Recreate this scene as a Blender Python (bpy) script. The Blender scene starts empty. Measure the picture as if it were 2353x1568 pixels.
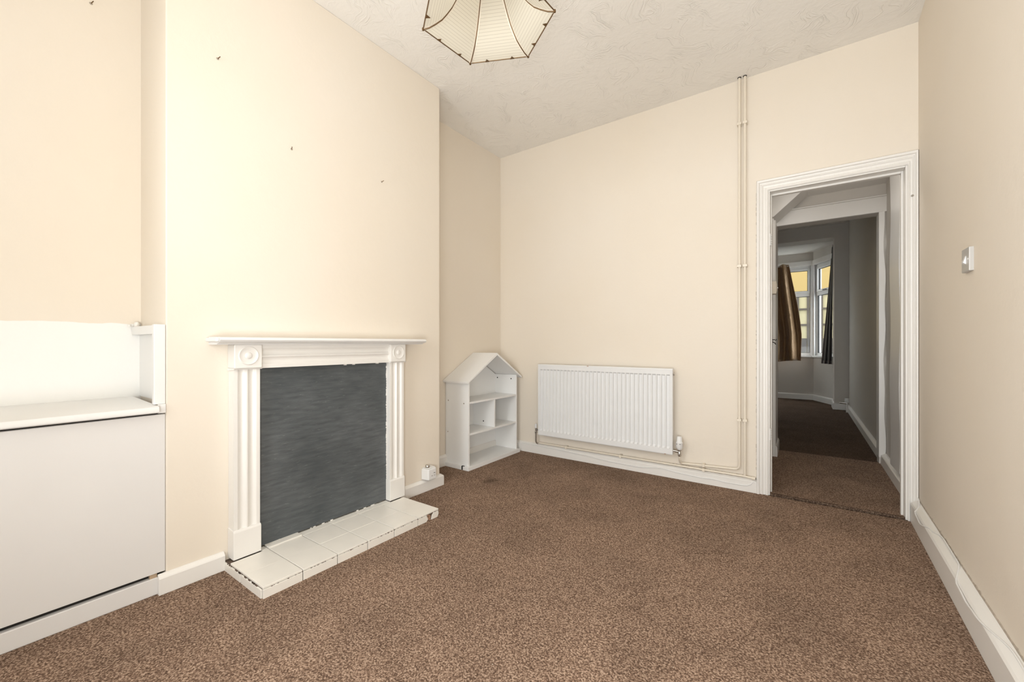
import bpy, math, random
from mathutils import Vector
random.seed(7)
PI = math.pi
S = bpy.context.scene
COL = S.collection

# ---------------------------------------------------------------- camera
F_PX = 943.0
CAM_Z = 0.97
cam_data = bpy.data.cameras.new('camera')
cam_data.sensor_width = 36.0
cam_data.lens = F_PX / 2353.0 * 36.0
cam_data.shift_y = 6.0 / 2353.0
cam_data.clip_start = 0.02
cam = bpy.data.objects.new('camera', cam_data)
cam.location = (0, 0, CAM_Z)
cam.rotation_euler = (PI / 2, 0, math.radians(35.37))
COL.objects.link(cam)
S.camera = cam

# ---------------------------------------------------------------- world, lights, exposure
S.view_settings.view_transform = 'Standard'
S.view_settings.look = 'None'
S.view_settings.gamma = 1.0
S.view_settings.use_curve_mapping = False
S.view_settings.exposure = 0.0
world = bpy.data.worlds.new('sky')
S.world = world
world.use_nodes = True
bg = world.node_tree.nodes['Background']
bg.inputs['Color'].default_value = (0.93, 0.96, 1.0, 1)
bg.inputs['Strength'].default_value = 5.0


def area(name, loc, aim, sx, sy, power, color):
    d = bpy.data.lights.new(name, 'AREA')
    d.shape = 'RECTANGLE'
    d.size = sx
    d.size_y = sy
    d.energy = power
    d.color = color
    o = bpy.data.objects.new(name, d)
    o.location = loc
    o.rotation_euler = (Vector(aim) - Vector(loc)).to_track_quat('-Z', 'Y').to_euler()
    COL.objects.link(o)
    return o


# unseen fill lamp added left of the camera; daylight through the rear window
area('left_fill_light', (-1.25, -0.45, 1.70), (0.45, 1.60, 1.65), 0.9, 1.0, 30, (0.93, 0.97, 1.0))
area('bounce_flash_light', (0.05, -0.30, 0.60), (-0.55, 2.0, 2.7), 0.7, 0.7, 38.5, (0.93, 0.97, 1.0))
area('rear_window_light', (-0.30, -2.32, 1.55), (-0.10, 3.0, 1.2), 1.2, 1.3, 14, (0.93, 0.97, 1.0))
# unseen fill lamp added to brighten the passage, above the first doorway head
area('passage_fill_light', (-0.02, 3.50, 2.235), (0.35, 3.72, 1.2), 0.25, 0.15, 3.3, (1.0, 0.95, 0.88))

# ---------------------------------------------------------------- materials


def new_mat(name):
    m = bpy.data.materials.new(name)
    m.use_nodes = True
    nt = m.node_tree
    b = nt.nodes['Principled BSDF']
    return m, nt, b


def N(nt, t, **kw):
    n = nt.nodes.new(t)
    for k, v in kw.items():
        if k in n.inputs:
            n.inputs[k].default_value = v
        else:
            setattr(n, k, v)
    return n


def simple(name, col, rough=0.5, metal=0.0, var=0.04, vscale=6.0, bump=0.0, bscale=60.0, spec=0.5):
    """procedural paint / plastic / metal: slight tone variation and relief"""
    m, nt, b = new_mat(name)
    L = nt.links.new
    tc = N(nt, 'ShaderNodeTexCoord')
    nz = N(nt, 'ShaderNodeTexNoise', Scale=vscale, Detail=4.0)
    L(tc.outputs['Object'], nz.inputs['Vector'])
    mx = N(nt, 'ShaderNodeMix', data_type='RGBA')
    mx.inputs[6].default_value = tuple(max(0, c * (1 - var)) for c in col) + (1,)
    mx.inputs[7].default_value = tuple(min(1, c * (1 + var)) for c in col) + (1,)
    L(nz.outputs['Fac'], mx.inputs[0])
    L(mx.outputs[2], b.inputs['Base Color'])
    b.inputs['Roughness'].default_value = rough
    b.inputs['Metallic'].default_value = metal
    b.inputs['Specular IOR Level'].default_value = spec
    if bump:
        n2 = N(nt, 'ShaderNodeTexNoise', Scale=bscale, Detail=5.0)
        L(tc.outputs['Object'], n2.inputs['Vector'])
        bp = N(nt, 'ShaderNodeBump', Strength=0.5, Distance=bump)
        L(n2.outputs['Fac'], bp.inputs['Height'])
        L(bp.outputs['Normal'], b.inputs['Normal'])
    return m


def wall_paint(name, col, white_below=None):
    m, nt, b = new_mat(name)
    L = nt.links.new
    tc = N(nt, 'ShaderNodeTexCoord')
    geo = N(nt, 'ShaderNodeNewGeometry')
    n1 = N(nt, 'ShaderNodeTexNoise', Scale=1.3, Detail=3.0)
    L(geo.outputs['Position'], n1.inputs['Vector'])
    mx = N(nt, 'ShaderNodeMix', data_type='RGBA')
    mx.inputs[6].default_value = (col[0] * 0.985, col[1] * 0.965, col[2] * 0.93, 1)
    mx.inputs[7].default_value = (min(1, col[0] * 1.01), min(1, col[1] * 1.025), min(1, col[2] * 1.06), 1)
    L(n1.outputs['Fac'], mx.inputs[0])
    out = mx.outputs[2]
    if white_below is not None:
        sp = N(nt, 'ShaderNodeSeparateXYZ')
        L(geo.outputs['Position'], sp.inputs[0])
        wn = N(nt, 'ShaderNodeTexNoise', Scale=7.0, Detail=3.0)
        L(geo.outputs['Position'], wn.inputs['Vector'])
        ma = N(nt, 'ShaderNodeMath', operation='MULTIPLY_ADD')
        L(wn.outputs['Fac'], ma.inputs[0])
        ma.inputs[1].default_value = 0.03
        L(sp.outputs['Z'], ma.inputs[2])
        lt = N(nt, 'ShaderNodeMath', operation='LESS_THAN')
        L(ma.outputs[0], lt.inputs[0])
        lt.inputs[1].default_value = white_below + 0.015
        m2 = N(nt, 'ShaderNodeMix', data_type='RGBA')
        L(lt.outputs[0], m2.inputs[0])
        L(out, m2.inputs[6])
        m2.inputs[7].default_value = (0.87, 0.855, 0.82, 1)
        out = m2.outputs[2]
    L(out, b.inputs['Base Color'])
    b.inputs['Roughness'].default_value = 0.62
    b.inputs['Specular IOR Level'].default_value = 0.3
    n2 = N(nt, 'ShaderNodeTexNoise', Scale=9.0, Detail=7.0, Roughness=0.6)
    L(geo.outputs['Position'], n2.inputs['Vector'])
    n3 = N(nt, 'ShaderNodeTexNoise', Scale=140.0, Detail=3.0)
    L(geo.outputs['Position'], n3.inputs['Vector'])
    ad = N(nt, 'ShaderNodeMath', operation='MULTIPLY_ADD')
    L(n3.outputs['Fac'], ad.inputs[0])
    ad.inputs[1].default_value = 0.06
    L(n2.outputs['Fac'], ad.inputs[2])
    bp = N(nt, 'ShaderNodeBump', Strength=0.35, Distance=0.006)
    L(ad.outputs[0], bp.inputs['Height'])
    L(bp.outputs['Normal'], b.inputs['Normal'])
    return m


def artex(name, col):
    """brushed swirl plaster: arcs combed in random directions"""
    m, nt, b = new_mat(name)
    L = nt.links.new
    geo = N(nt, 'ShaderNodeNewGeometry')
    dn = N(nt, 'ShaderNodeTexNoise', Scale=4.0, Detail=2.0)
    L(geo.outputs['Position'], dn.inputs['Vector'])
    va = N(nt, 'ShaderNodeVectorMath', operation='MULTIPLY_ADD')
    L(dn.outputs['Color'], va.inputs[0])
    va.inputs[1].default_value = (0.45, 0.45, 0.0)
    L(geo.outputs['Position'], va.inputs[2])
    total = None
    for sc_, off_ in ((5.0, 0.0), (6.5, 3.7)):
        mp = N(nt, 'ShaderNodeMapping')
        mp.inputs['Location'].default_value = (off_, off_ * 0.7, 0)
        L(va.outputs[0], mp.inputs['Vector'])
        vo = N(nt, 'ShaderNodeTexVoronoi', Scale=sc_, Randomness=1.0)
        L(mp.outputs[0], vo.inputs['Vector'])
        sc2 = N(nt, 'ShaderNodeSeparateColor')
        L(vo.outputs['Color'], sc2.inputs[0])
        an = N(nt, 'ShaderNodeMath', operation='MULTIPLY')
        L(sc2.outputs[0], an.inputs[0])
        an.inputs[1].default_value = 6.28
        vr = N(nt, 'ShaderNodeVectorRotate', rotation_type='Z_AXIS')
        L(mp.outputs[0], vr.inputs['Vector'])
        L(an.outputs[0], vr.inputs['Angle'])
        m2 = N(nt, 'ShaderNodeMapping')
        m2.inputs['Scale'].default_value = (11.0, 105.0, 1.0)
        L(vr.outputs[0], m2.inputs['Vector'])
        nz = N(nt, 'ShaderNodeTexNoise', Scale=1.0, Detail=2.0, Distortion=0.3)
        L(m2.outputs[0], nz.inputs['Vector'])
        mr = N(nt, 'ShaderNodeMapRange')
        mr.inputs['From Min'].default_value = 0.52
        mr.inputs['From Max'].default_value = 0.72
        L(nz.outputs['Fac'], mr.inputs['Value'])
        # fade towards the edge of each brushed patch
        fd = N(nt, 'ShaderNodeMapRange')
        fd.inputs['From Min'].default_value = 0.55
        fd.inputs['From Max'].default_value = 0.25
        L(vo.outputs['Distance'], fd.inputs['Value'])
        pr = N(nt, 'ShaderNodeMath', operation='MULTIPLY')
        L(mr.outputs[0], pr.inputs[0])
        L(fd.outputs[0], pr.inputs[1])
        if total is None:
            total = pr
        else:
            mxm = N(nt, 'ShaderNodeMath', operation='MAXIMUM')
            L(total.outputs[0], mxm.inputs[0])
            L(pr.outputs[0], mxm.inputs[1])
            total = mxm
    n4 = N(nt, 'ShaderNodeTexNoise', Scale=14.0, Detail=6.0, Roughness=0.6)
    L(geo.outputs['Position'], n4.inputs['Vector'])
    a2 = N(nt, 'ShaderNodeMath', operation='MULTIPLY_ADD')
    L(n4.outputs['Fac'], a2.inputs[0])
    a2.inputs[1].default_value = 1.4
    L(total.outputs[0], a2.inputs[2])
    bp = N(nt, 'ShaderNodeBump', Strength=0.7, Distance=0.0033)
    L(a2.outputs[0], bp.inputs['Height'])
    L(bp.outputs['Normal'], b.inputs['Normal'])
    b.inputs['Base Color'].default_value = (*col, 1)
    b.inputs['Roughness'].default_value = 0.7
    b.inputs['Specular IOR Level'].default_value = 0.25
    return m


def carpet_mat(name, k=1.0):
    m, nt, b = new_mat(name)
    L = nt.links.new
    geo = N(nt, 'ShaderNodeNewGeometry')
    n1 = N(nt, 'ShaderNodeTexNoise', Scale=165.0, Detail=3.0, Roughness=0.7)
    L(geo.outputs['Position'], n1.inputs['Vector'])
    cr = N(nt, 'ShaderNodeValToRGB')
    e = cr.color_ramp.elements
    e[0].position = 0.34
    e[0].color = (0.11 * k, 0.068 * k, 0.047 * k, 1)
    e[1].position = 0.68
    e[1].color = (0.56 * k, 0.405 * k, 0.30 * k, 1)
    e2 = e.new(0.5)
    e2.color = (0.265 * k, 0.170 * k, 0.118 * k, 1)
    tuft = N(nt, 'ShaderNodeTexVoronoi', Scale=230.0, Randomness=1.0)
    L(geo.outputs['Position'], tuft.inputs['Vector'])
    tsc = N(nt, 'ShaderNodeSeparateColor')
    L(tuft.outputs['Color'], tsc.inputs[0])
    tm = N(nt, 'ShaderNodeMath', operation='MULTIPLY_ADD')
    L(tsc.outputs[0], tm.inputs[0])
    tm.inputs[1].default_value = 0.26
    tm.inputs[2].default_value = -0.13
    ta = N(nt, 'ShaderNodeMath', operation='ADD')
    L(n1.outputs['Fac'], ta.inputs[0])
    L(tm.outputs[0], ta.inputs[1])
    L(ta.outputs[0], cr.inputs[0])
    # wear: flattened and soiled patches
    n2 = N(nt, 'ShaderNodeTexNoise', Scale=3.2, Detail=6.0, Roughness=0.62, Distortion=0.6)
    L(geo.outputs['Position'], n2.inputs['Vector'])
    mr = N(nt, 'ShaderNodeMapRange')
    mr.inputs['From Min'].default_value = 0.3
    mr.inputs['From Max'].default_value = 0.7
    mr.inputs['To Min'].default_value = 0.80
    mr.inputs['To Max'].default_value = 1.12
    L(n2.outputs['Fac'], mr.inputs['Value'])
    mm = N(nt, 'ShaderNodeVectorMath', operation='SCALE')
    L(cr.outputs[0], mm.inputs[0])
    L(mr.outputs[0], mm.inputs['Scale'])
    # a dark stain near the bookcase and scattered pale lint
    ds = N(nt, 'ShaderNodeVectorMath', operation='DISTANCE')
    L(geo.outputs['Position'], ds.inputs[0])
    ds.inputs[1].default_value = (-1.80, 2.28, 0.0)
    n5 = N(nt, 'ShaderNodeTexNoise', Scale=18.0, Detail=3.0)
    L(geo.outputs['Position'], n5.inputs['Vector'])
    dd = N(nt, 'ShaderNodeMath', operation='MULTIPLY_ADD')
    L(n5.outputs['Fac'], dd.inputs[0])
    dd.inputs[1].default_value = 0.16
    L(ds.outputs['Value'], dd.inputs[2])
    sr = N(nt, 'ShaderNodeMapRange')
    sr.inputs['From Min'].default_value = 0.07
    sr.inputs['From Max'].default_value = 0.17
    sr.inputs['To Min'].default_value = 0.55
    sr.inputs['To Max'].default_value = 1.0
    L(dd.outputs[0], sr.inputs['Value'])
    m3 = N(nt, 'ShaderNodeVectorMath', operation='SCALE')
    L(mm.outputs[0], m3.inputs[0])
    L(sr.outputs[0], m3.inputs['Scale'])
    vo = N(nt, 'ShaderNodeTexVoronoi', Scale=16.0, Randomness=1.0)
    L(geo.outputs['Position'], vo.inputs['Vector'])
    lt = N(nt, 'ShaderNodeMath', operation='LESS_THAN')
    L(vo.outputs['Distance'], lt.inputs[0])
    lt.inputs[1].default_value = 0.035
    sc_ = N(nt, 'ShaderNodeSeparateColor')
    L(vo.outputs['Color'], sc_.inputs[0])
    g = N(nt, 'ShaderNodeMath', operation='GREATER_THAN')
    L(sc_.outputs[0], g.inputs[0])
    g.inputs[1].default_value = 0.72
    ml = N(nt, 'ShaderNodeMath', operation='MULTIPLY')
    L(lt.outputs[0], ml.inputs[0])
    L(g.outputs[0], ml.inputs[1])
    mx = N(nt, 'ShaderNodeMix', data_type='RGBA')
    L(ml.outputs[0], mx.inputs[0])
    L(m3.outputs[0], mx.inputs[6])
    mx.inputs[7].default_value = (0.6 * k, 0.5 * k, 0.4 * k, 1)
    L(mx.outputs[2], b.inputs['Base Color'])
    b.inputs['Roughness'].default_value = 0.95
    b.inputs['Specular IOR Level'].default_value = 0.05
    bp = N(nt, 'ShaderNodeBump', Strength=0.5, Distance=0.003)
    L(n1.outputs['Fac'], bp.inputs['Height'])
    L(bp.outputs['Normal'], b.inputs['Normal'])
    return m


def board_mat(name):
    """dark slate paint brushed on board, with chalky scuffs"""
    m, nt, b = new_mat(name)
    L = nt.links.new
    geo = N(nt, 'ShaderNodeNewGeometry')
    mp = N(nt, 'ShaderNodeMapping')
    L(geo.outputs['Position'], mp.inputs['Vector'])
    mp.inputs['Scale'].default_value = (1, 2.0, 14.0)
    n1 = N(nt, 'ShaderNodeTexNoise', Scale=5.0, Detail=6.0, Roughness=0.6)
    L(mp.outputs[0], n1.inputs['Vector'])
    n2 = N(nt, 'ShaderNodeTexNoise', Scale=3.0, Detail=3.0)
    L(geo.outputs['Position'], n2.inputs['Vector'])
    mx = N(nt, 'ShaderNodeMix', data_type='RGBA')
    mx.inputs[6].default_value = (0.030, 0.038, 0.043, 1)
    mx.inputs[7].default_value = (0.140, 0.150, 0.155, 1)
    md = N(nt, 'ShaderNodeMath', operation='MULTIPLY')
    L(n1.outputs['Fac'], md.inputs[0])
    L(n2.outputs['Fac'], md.inputs[1])
    m5 = N(nt, 'ShaderNodeMath', operation='MULTIPLY')
    L(md.outputs[0], m5.inputs[0])
    m5.inputs[1].default_value = 2.0
    L(m5.outputs[0], mx.inputs[0])
    # pale scuffs
    mp2 = N(nt, 'ShaderNodeMapping')
    L(geo.outputs['Position'], mp2.inputs['Vector'])
    mp2.inputs['Rotation'].default_value = (0.5, 0, 0)
    mp2.inputs['Scale'].default_value = (1, 5.0, 22.0)
    n3 = N(nt, 'ShaderNodeTexNoise', Scale=4.5, Detail=5.0, Roughness=0.7)
    L(mp2.outputs[0], n3.inputs['Vector'])
    mr = N(nt, 'ShaderNodeMapRange')
    mr.inputs['From Min'].default_value = 0.60
    mr.inputs['From Max'].default_value = 0.76
    mr.inputs['To Max'].default_value = 0.6
    L(n3.outputs['Fac'], mr.inputs['Value'])
    m2 = N(nt, 'ShaderNodeMix', data_type='RGBA')
    L(mr.outputs[0], m2.inputs[0])
    L(mx.outputs[2], m2.inputs[6])
    m2.inputs[7].default_value = (0.25, 0.26, 0.25, 1)
    L(m2.outputs[2], b.inputs['Base Color'])
    b.inputs['Roughness'].default_value = 0.42
    bp = N(nt, 'ShaderNodeBump', Strength=0.4, Distance=0.0015)
    L(n1.outputs['Fac'], bp.inputs['Height'])
    L(bp.outputs['Normal'], b.inputs['Normal'])
    return m


def shade_mat(name):
    """pleated cream shade: fine ribs printed parallel to the rim, light passes through"""
    m = bpy.data.materials.new(name)
    m.use_nodes = True
    nt = m.node_tree
    L = nt.links.new
    nt.nodes.remove(nt.nodes['Principled BSDF'])
    out = nt.nodes['Material Output']
    uv = N(nt, 'ShaderNodeTexCoord')
    sp = N(nt, 'ShaderNodeSeparateXYZ')
    L(uv.outputs['UV'], sp.inputs[0])
    mu = N(nt, 'ShaderNodeMath', operation='MULTIPLY')
    L(sp.outputs['Y'], mu.inputs[0])
    mu.inputs[1].default_value = 2 * PI * 34
    si = N(nt, 'ShaderNodeMath', operation='SINE')
    L(mu.outputs[0], si.inputs[0])
    mr = N(nt, 'ShaderNodeMapRange')
    mr.inputs['From Min'].default_value = 0.80
    mr.inputs['From Max'].default_value = 1.0
    L(si.outputs[0], mr.inputs['Value'])
    mx = N(nt, 'ShaderNodeMix', data_type='RGBA')
    L(mr.outputs[0], mx.inputs[0])
    mx.inputs[6].default_value = (0.75, 0.705, 0.60, 1)
    mx.inputs[7].default_value = (0.58, 0.53, 0.44, 1)
    df = N(nt, 'ShaderNodeBsdfDiffuse')
    tr = N(nt, 'ShaderNodeBsdfTranslucent')
    L(mx.outputs[2], df.inputs['Color'])
    L(mx.outputs[2], tr.inputs['Color'])
    ms = N(nt, 'ShaderNodeMixShader')
    ms.inputs[0].default_value = 0.4
    L(df.outputs[0], ms.inputs[1])
    L(tr.outputs[0], ms.inputs[2])
    L(ms.outputs[0], out.inputs['Surface'])
    return m


def glass_mat(name):
    m = bpy.data.materials.new(name)
    m.use_nodes = True
    nt = m.node_tree
    L = nt.links.new
    nt.nodes.remove(nt.nodes['Principled BSDF'])
    out = nt.nodes['Material Output']
    t = N(nt, 'ShaderNodeBsdfTransparent')
    t.inputs['Color'].default_value = (0.95, 0.97, 0.96, 1)
    g = N(nt, 'ShaderNodeBsdfGlossy')
    g.inputs['Roughness'].default_value = 0.03
    fr = N(nt, 'ShaderNodeLayerWeight', Blend=0.5)
    pw_ = N(nt, 'ShaderNodeMath', operation='POWER')
    L(fr.outputs['Facing'], pw_.inputs[0])
    pw_.inputs[1].default_value = 5.0
    ma = N(nt, 'ShaderNodeMath', operation='MULTIPLY_ADD')
    L(pw_.outputs[0], ma.inputs[0])
    ma.inputs[1].default_value = 0.5
    ma.inputs[2].default_value = 0.004
    ms = N(nt, 'ShaderNodeMixShader')
    L(ma.outputs[0], ms.inputs[0])
    L(t.outputs[0], ms.inputs[1])
    L(g.outputs[0], ms.inputs[2])
    L(ms.outputs[0], out.inputs['Surface'])
    return m


def satin_mat(name, col):
    m, nt, b = new_mat(name)
    L = nt.links.new
    tc = N(nt, 'ShaderNodeTexCoord')
    n = N(nt, 'ShaderNodeTexNoise', Scale=14.0, Detail=6.0, Distortion=1.2)
    L(tc.outputs['Object'], n.inputs['Vector'])
    bp = N(nt, 'ShaderNodeBump', Strength=0.6, Distance=0.02)
    L(n.outputs['Fac'], bp.inputs['Height'])
    L(bp.outputs['Normal'], b.inputs['Normal'])
    b.inputs['Base Color'].default_value = (*col, 1)
    b.inputs['Roughness'].default_value = 0.36
    b.inputs['Sheen Weight'].default_value = 0.3
    b.inputs['Metallic'].default_value = 0.25
    return m


CREAM = (0.80, 0.722, 0.616)
M = {
    'wall': wall_paint('cream_emulsion', CREAM),
    'wall_two_tone': wall_paint('cream_emulsion_over_white', CREAM, 1.055),
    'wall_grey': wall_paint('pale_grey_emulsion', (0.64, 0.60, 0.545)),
    'ceiling': artex('swirled_plaster', (0.86, 0.825, 0.77)),
    'carpet': carpet_mat('brown_twist_carpet', 0.84),
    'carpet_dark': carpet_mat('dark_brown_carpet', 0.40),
    'white': simple('white_gloss_paint', (0.82, 0.79, 0.745), 0.35, var=0.02, bump=0.0002, bscale=30),
    'white_clean': simple('white_satin_paint', (0.80, 0.785, 0.76), 0.32, var=0.02, bump=0.0004, bscale=30),
    'cupboard': simple('white_board_paint', (0.74, 0.715, 0.69), 0.38, var=0.03, vscale=2.5, bump=0.001, bscale=18),
    'laminate': simple('white_laminate', (0.86, 0.85, 0.83), 0.4, var=0.015),
    'radiator': simple('radiator_enamel', (0.79, 0.785, 0.775), 0.3, var=0.03, vscale=9),
    'pipe': simple('cream_painted_pipe', (0.80, 0.72, 0.60), 0.35, var=0.03),
    'chrome': simple('dull_chrome', (0.55, 0.53, 0.50), 0.25, metal=1.0),
    'plastic': simple('white_plastic', (0.80, 0.79, 0.77), 0.35, var=0.01),
    'plate_grey': simple('greyed_plastic', (0.50, 0.48, 0.45), 0.3, var=0.01),
    'black': simple('black_plastic', (0.015, 0.013, 0.012), 0.5),
    'dark_hole': simple('dark_recess', (0.02, 0.017, 0.014), 0.9),
    'brass': simple('aged_brass', (0.17, 0.10, 0.045), 0.42, metal=0.8, var=0.25, vscale=60),
    'rod_pale': simple('pale_edging', (0.74, 0.66, 0.54), 0.5),
    'shade': shade_mat('ribbed_shade_cloth'),
    'tile': simple('ivory_painted_tile', (0.83, 0.79, 0.72), 0.3, var=0.05, vscale=11, bump=0.0007, bscale=35),
    'grout': simple('dirty_grout', (0.13, 0.09, 0.065), 0.9, var=0.4, vscale=50, bump=0.002, bscale=150),
    'brick': simple('crumbled_brick', (0.42, 0.25, 0.16), 0.95, var=0.35, vscale=80, bump=0.004, bscale=160),
    'board': board_mat('slate_painted_board'),
    'glass': glass_mat('window_glass'),
    'upvc': simple('window_plastic', (0.82, 0.82, 0.81), 0.3, var=0.01),
    'gold_satin': satin_mat('gold_brown_satin', (0.36, 0.215, 0.10)),
    'lining': simple('curtain_lining', (0.085, 0.078, 0.07), 0.8),
    'dark_satin': satin_mat('dark_brown_satin', (0.06, 0.035, 0.025)),
    'mustard': wall_paint('mustard_render', (0.28, 0.195, 0.07)),
    'brown_wood': simple('stained_window_wood', (0.04, 0.027, 0.017), 0.5, var=0.2),
    'pale_glass': simple('curtained_pane', (0.30, 0.255, 0.14), 0.4),
    'grey_wood': simple('grey_boarding', (0.045, 0.038, 0.033), 0.7, var=0.2),
    'paving': simple('street_paving', (0.09, 0.087, 0.08), 0.9, var=0.2),
    'timber': simple('bare_timber', (0.45, 0.33, 0.22), 0.8, var=0.2),
    'bulb': simple('bulb_glass', (0.85, 0.84, 0.80), 0.2),
    'mastic': simple('old_plaster_filler', (0.42, 0.36, 0.29), 0.95, var=0.5, vscale=70, bump=0.005, bscale=90),
}

# ---------------------------------------------------------------- mesh helpers
ORIGIN = {}


class MB:
    def __init__(s):
        s.v, s.f, s.uv = [], [], None

    def quad(s, a, b, c, d):
        n = len(s.v)
        s.v += [a, b, c, d]
        s.f.append((n, n + 1, n + 2, n + 3))
        return s

    def box(s, x0, x1, y0, y1, z0, z1):
        n = len(s.v)
        s.v += [(x0, y0, z0), (x1, y0, z0), (x1, y1, z0), (x0, y1, z0), (x0, y0, z1), (x1, y0, z1), (x1, y1, z1), (x0, y1, z1)]
        s.f += [tuple(n + i for i in q) for q in ((3, 2, 1, 0), (4, 5, 6, 7), (0, 1, 5, 4), (1, 2, 6, 5), (2, 3, 7, 6), (3, 0, 4, 7))]
        return s

    def loft(s, rings, closed=True, caps=True):
        n0 = len(s.v)
        k = len(rings[0])
        for r in rings:
            s.v += [tuple(p) for p in r]
        for i in range(len(rings) - 1):
            for j in range(k if closed else k - 1):
                a = n0 + i * k + j
                b = n0 + i * k + (j + 1) % k
                s.f.append((a, b, b + k, a + k))
        if caps and closed:
            s.f.append(tuple(n0 + j for j in reversed(range(k))))
            s.f.append(tuple(n0 + (len(rings) - 1) * k + j for j in range(k)))
        return s

    def prism_z(s, poly, z0, z1):
        return s.loft([[(x, y, z0) for x, y in poly], [(x, y, z1) for x, y in poly]])

    def prism_y(s, poly, y0, y1):  # poly in (x, z)
        return s.loft([[(x, y0, z) for x, z in poly], [(x, y1, z) for x, z in poly]])

    def prism_x(s, poly, x0, x1):  # poly in (y, z)
        return s.loft([[(x0, y, z) for y, z in poly], [(x1, y, z) for y, z in poly]])

    def tube(s, pts, r, seg=10):
        pts = [Vector(p) for p in pts]
        rings = []
        up = None
        for i, p in enumerate(pts):
            if i == 0:
                d = pts[1] - p
            elif i == len(pts) - 1:
                d = p - pts[i - 1]
            else:
                d = (pts[i + 1] - p).normalized() + (p - pts[i - 1]).normalized()
            d.normalize()
            if up is None:
                up = Vector((0, 0, 1)) if abs(d.z) < 0.9 else Vector((1, 0, 0))
            a = d.cross(up).normalized()
            up = a.cross(d).normalized()
            rr = r[i] if isinstance(r, (list, tuple)) else r
            rings.append([p + a * math.cos(2 * PI * j / seg) * rr + up * math.sin(2 * PI * j / seg) * rr for j in range(seg)])
        return s.loft(rings)

    def lathe(s, prof, c, axis='Z', seg=24):
        """prof: (radius, height) pairs about a centre"""
        rings = []
        for r, h in prof:
            ring = []
            for j in range(seg):
                a = 2 * PI * j / seg
                u, w = math.cos(a) * r, math.sin(a) * r
                if axis == 'Z':
                    ring.append((c[0] + u, c[1] + w, c[2] + h))
                elif axis == 'X':
                    ring.append((c[0] + h, c[1] + u, c[2] + w))
                else:
                    ring.append((c[0] + u, c[1] + h, c[2] + w))
            rings.append(ring)
        return s.loft(rings)

    def build(s, name, mat, parent=None, bevel=0.0, smooth=False, uv=None, solid=0.0, **tags):
        xs, ys, zs = zip(*s.v)
        c = Vector(((min(xs) + max(xs)) / 2, (min(ys) + max(ys)) / 2, min(zs)))
        me = bpy.data.meshes.new(name)
        me.from_pydata([tuple(Vector(p) - c) for p in s.v], [], s.f)
        me.update()
        import bmesh
        bm = bmesh.new()
        bm.from_mesh(me)
        if not (solid or uv):
            bmesh.ops.recalc_face_normals(bm, faces=bm.faces)
        bm.to_mesh(me)
        bm.free()
        if uv:
            ul = me.uv_layers.new(name='UVMap')
            for lp in me.loops:
                ul.data[lp.index].uv = uv[lp.vertex_index]
        mats = mat if isinstance(mat, (list, tuple)) else [mat]
        for mm in mats:
            me.materials.append(M[mm])
        if smooth:
            for p in me.polygons:
                p.use_smooth = True
            try:
                me.set_sharp_from_angle(angle=math.radians(38))
            except Exception:
                pass
        o = bpy.data.objects.new(name, me)
        COL.objects.link(o)
        if parent is not None:
            o.parent = parent
            o.location = c - ORIGIN[parent.name]
        else:
            o.location = c
        ORIGIN[o.name] = c
        if solid:
            md = o.modifiers.new('thickness', 'SOLIDIFY')
            md.thickness = solid
            md.offset = 0
        if bevel:
            md = o.modifiers.new('edge', 'BEVEL')
            md.width = bevel
            md.segments = 2
            md.limit_method = 'ANGLE'
            md.angle_limit = math.radians(40)
            md.harden_normals = False
        for k, v in tags.items():
            o[k] = v
        return o


def empty(name, loc, label, category=None, group=None, kind=None):
    o = bpy.data.objects.new(name, None)
    o.empty_display_size = 0.05
    o.location = loc
    COL.objects.link(o)
    ORIGIN[o.name] = Vector(loc)
    o['label'] = label
    if category:
        o['category'] = category
    if group:
        o['group'] = group
    if kind:
        o['kind'] = kind
    return o


def B(*a):
    return MB().box(*a)


def struct(mb, name, mat, label, category, **kw):
    return mb.build(name, mat, kind='structure', label=label, category=category, **kw)


# ---------------------------------------------------------------- the rooms' shell
H = 2.72
YB = 3.097            # back wall face
XC = -2.035           # chimney breast face
XR = 0.51             # right wall at the back corner


def xr(y):
    return XR - 0.021 * (YB - y)


struct(B(-2.60, 0.75, -2.6, 3.082, -0.12, 0.0), 'floor', 'carpet', 'brown speckled carpet across the empty room', 'floor')
struct(B(-0.35, 0.60, 3.100, 4.432, -0.12, 0.006), 'floor_passage', 'carpet', 'brown carpet of the short passage beyond the doorway', 'floor')
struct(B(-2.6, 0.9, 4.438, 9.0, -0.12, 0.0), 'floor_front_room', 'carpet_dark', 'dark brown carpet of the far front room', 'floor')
# ragged raised carpet edge at the first threshold
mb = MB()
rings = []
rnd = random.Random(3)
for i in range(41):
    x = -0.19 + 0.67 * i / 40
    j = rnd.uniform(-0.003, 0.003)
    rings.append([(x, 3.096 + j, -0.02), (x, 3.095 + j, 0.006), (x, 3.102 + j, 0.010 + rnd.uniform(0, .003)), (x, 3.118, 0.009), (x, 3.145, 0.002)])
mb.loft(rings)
struct(B(-0.30, 0.60, 3.05, 3.13, -0.2, -0.03), 'threshold_gap', 'dark_hole', 'dark gap between the two carpets', 'gap')
mb.build('carpet_edge', 'carpet_dark', smooth=True, kind='structure', label='ragged raised carpet seam across the doorway threshold', category='carpet edge')

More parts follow.
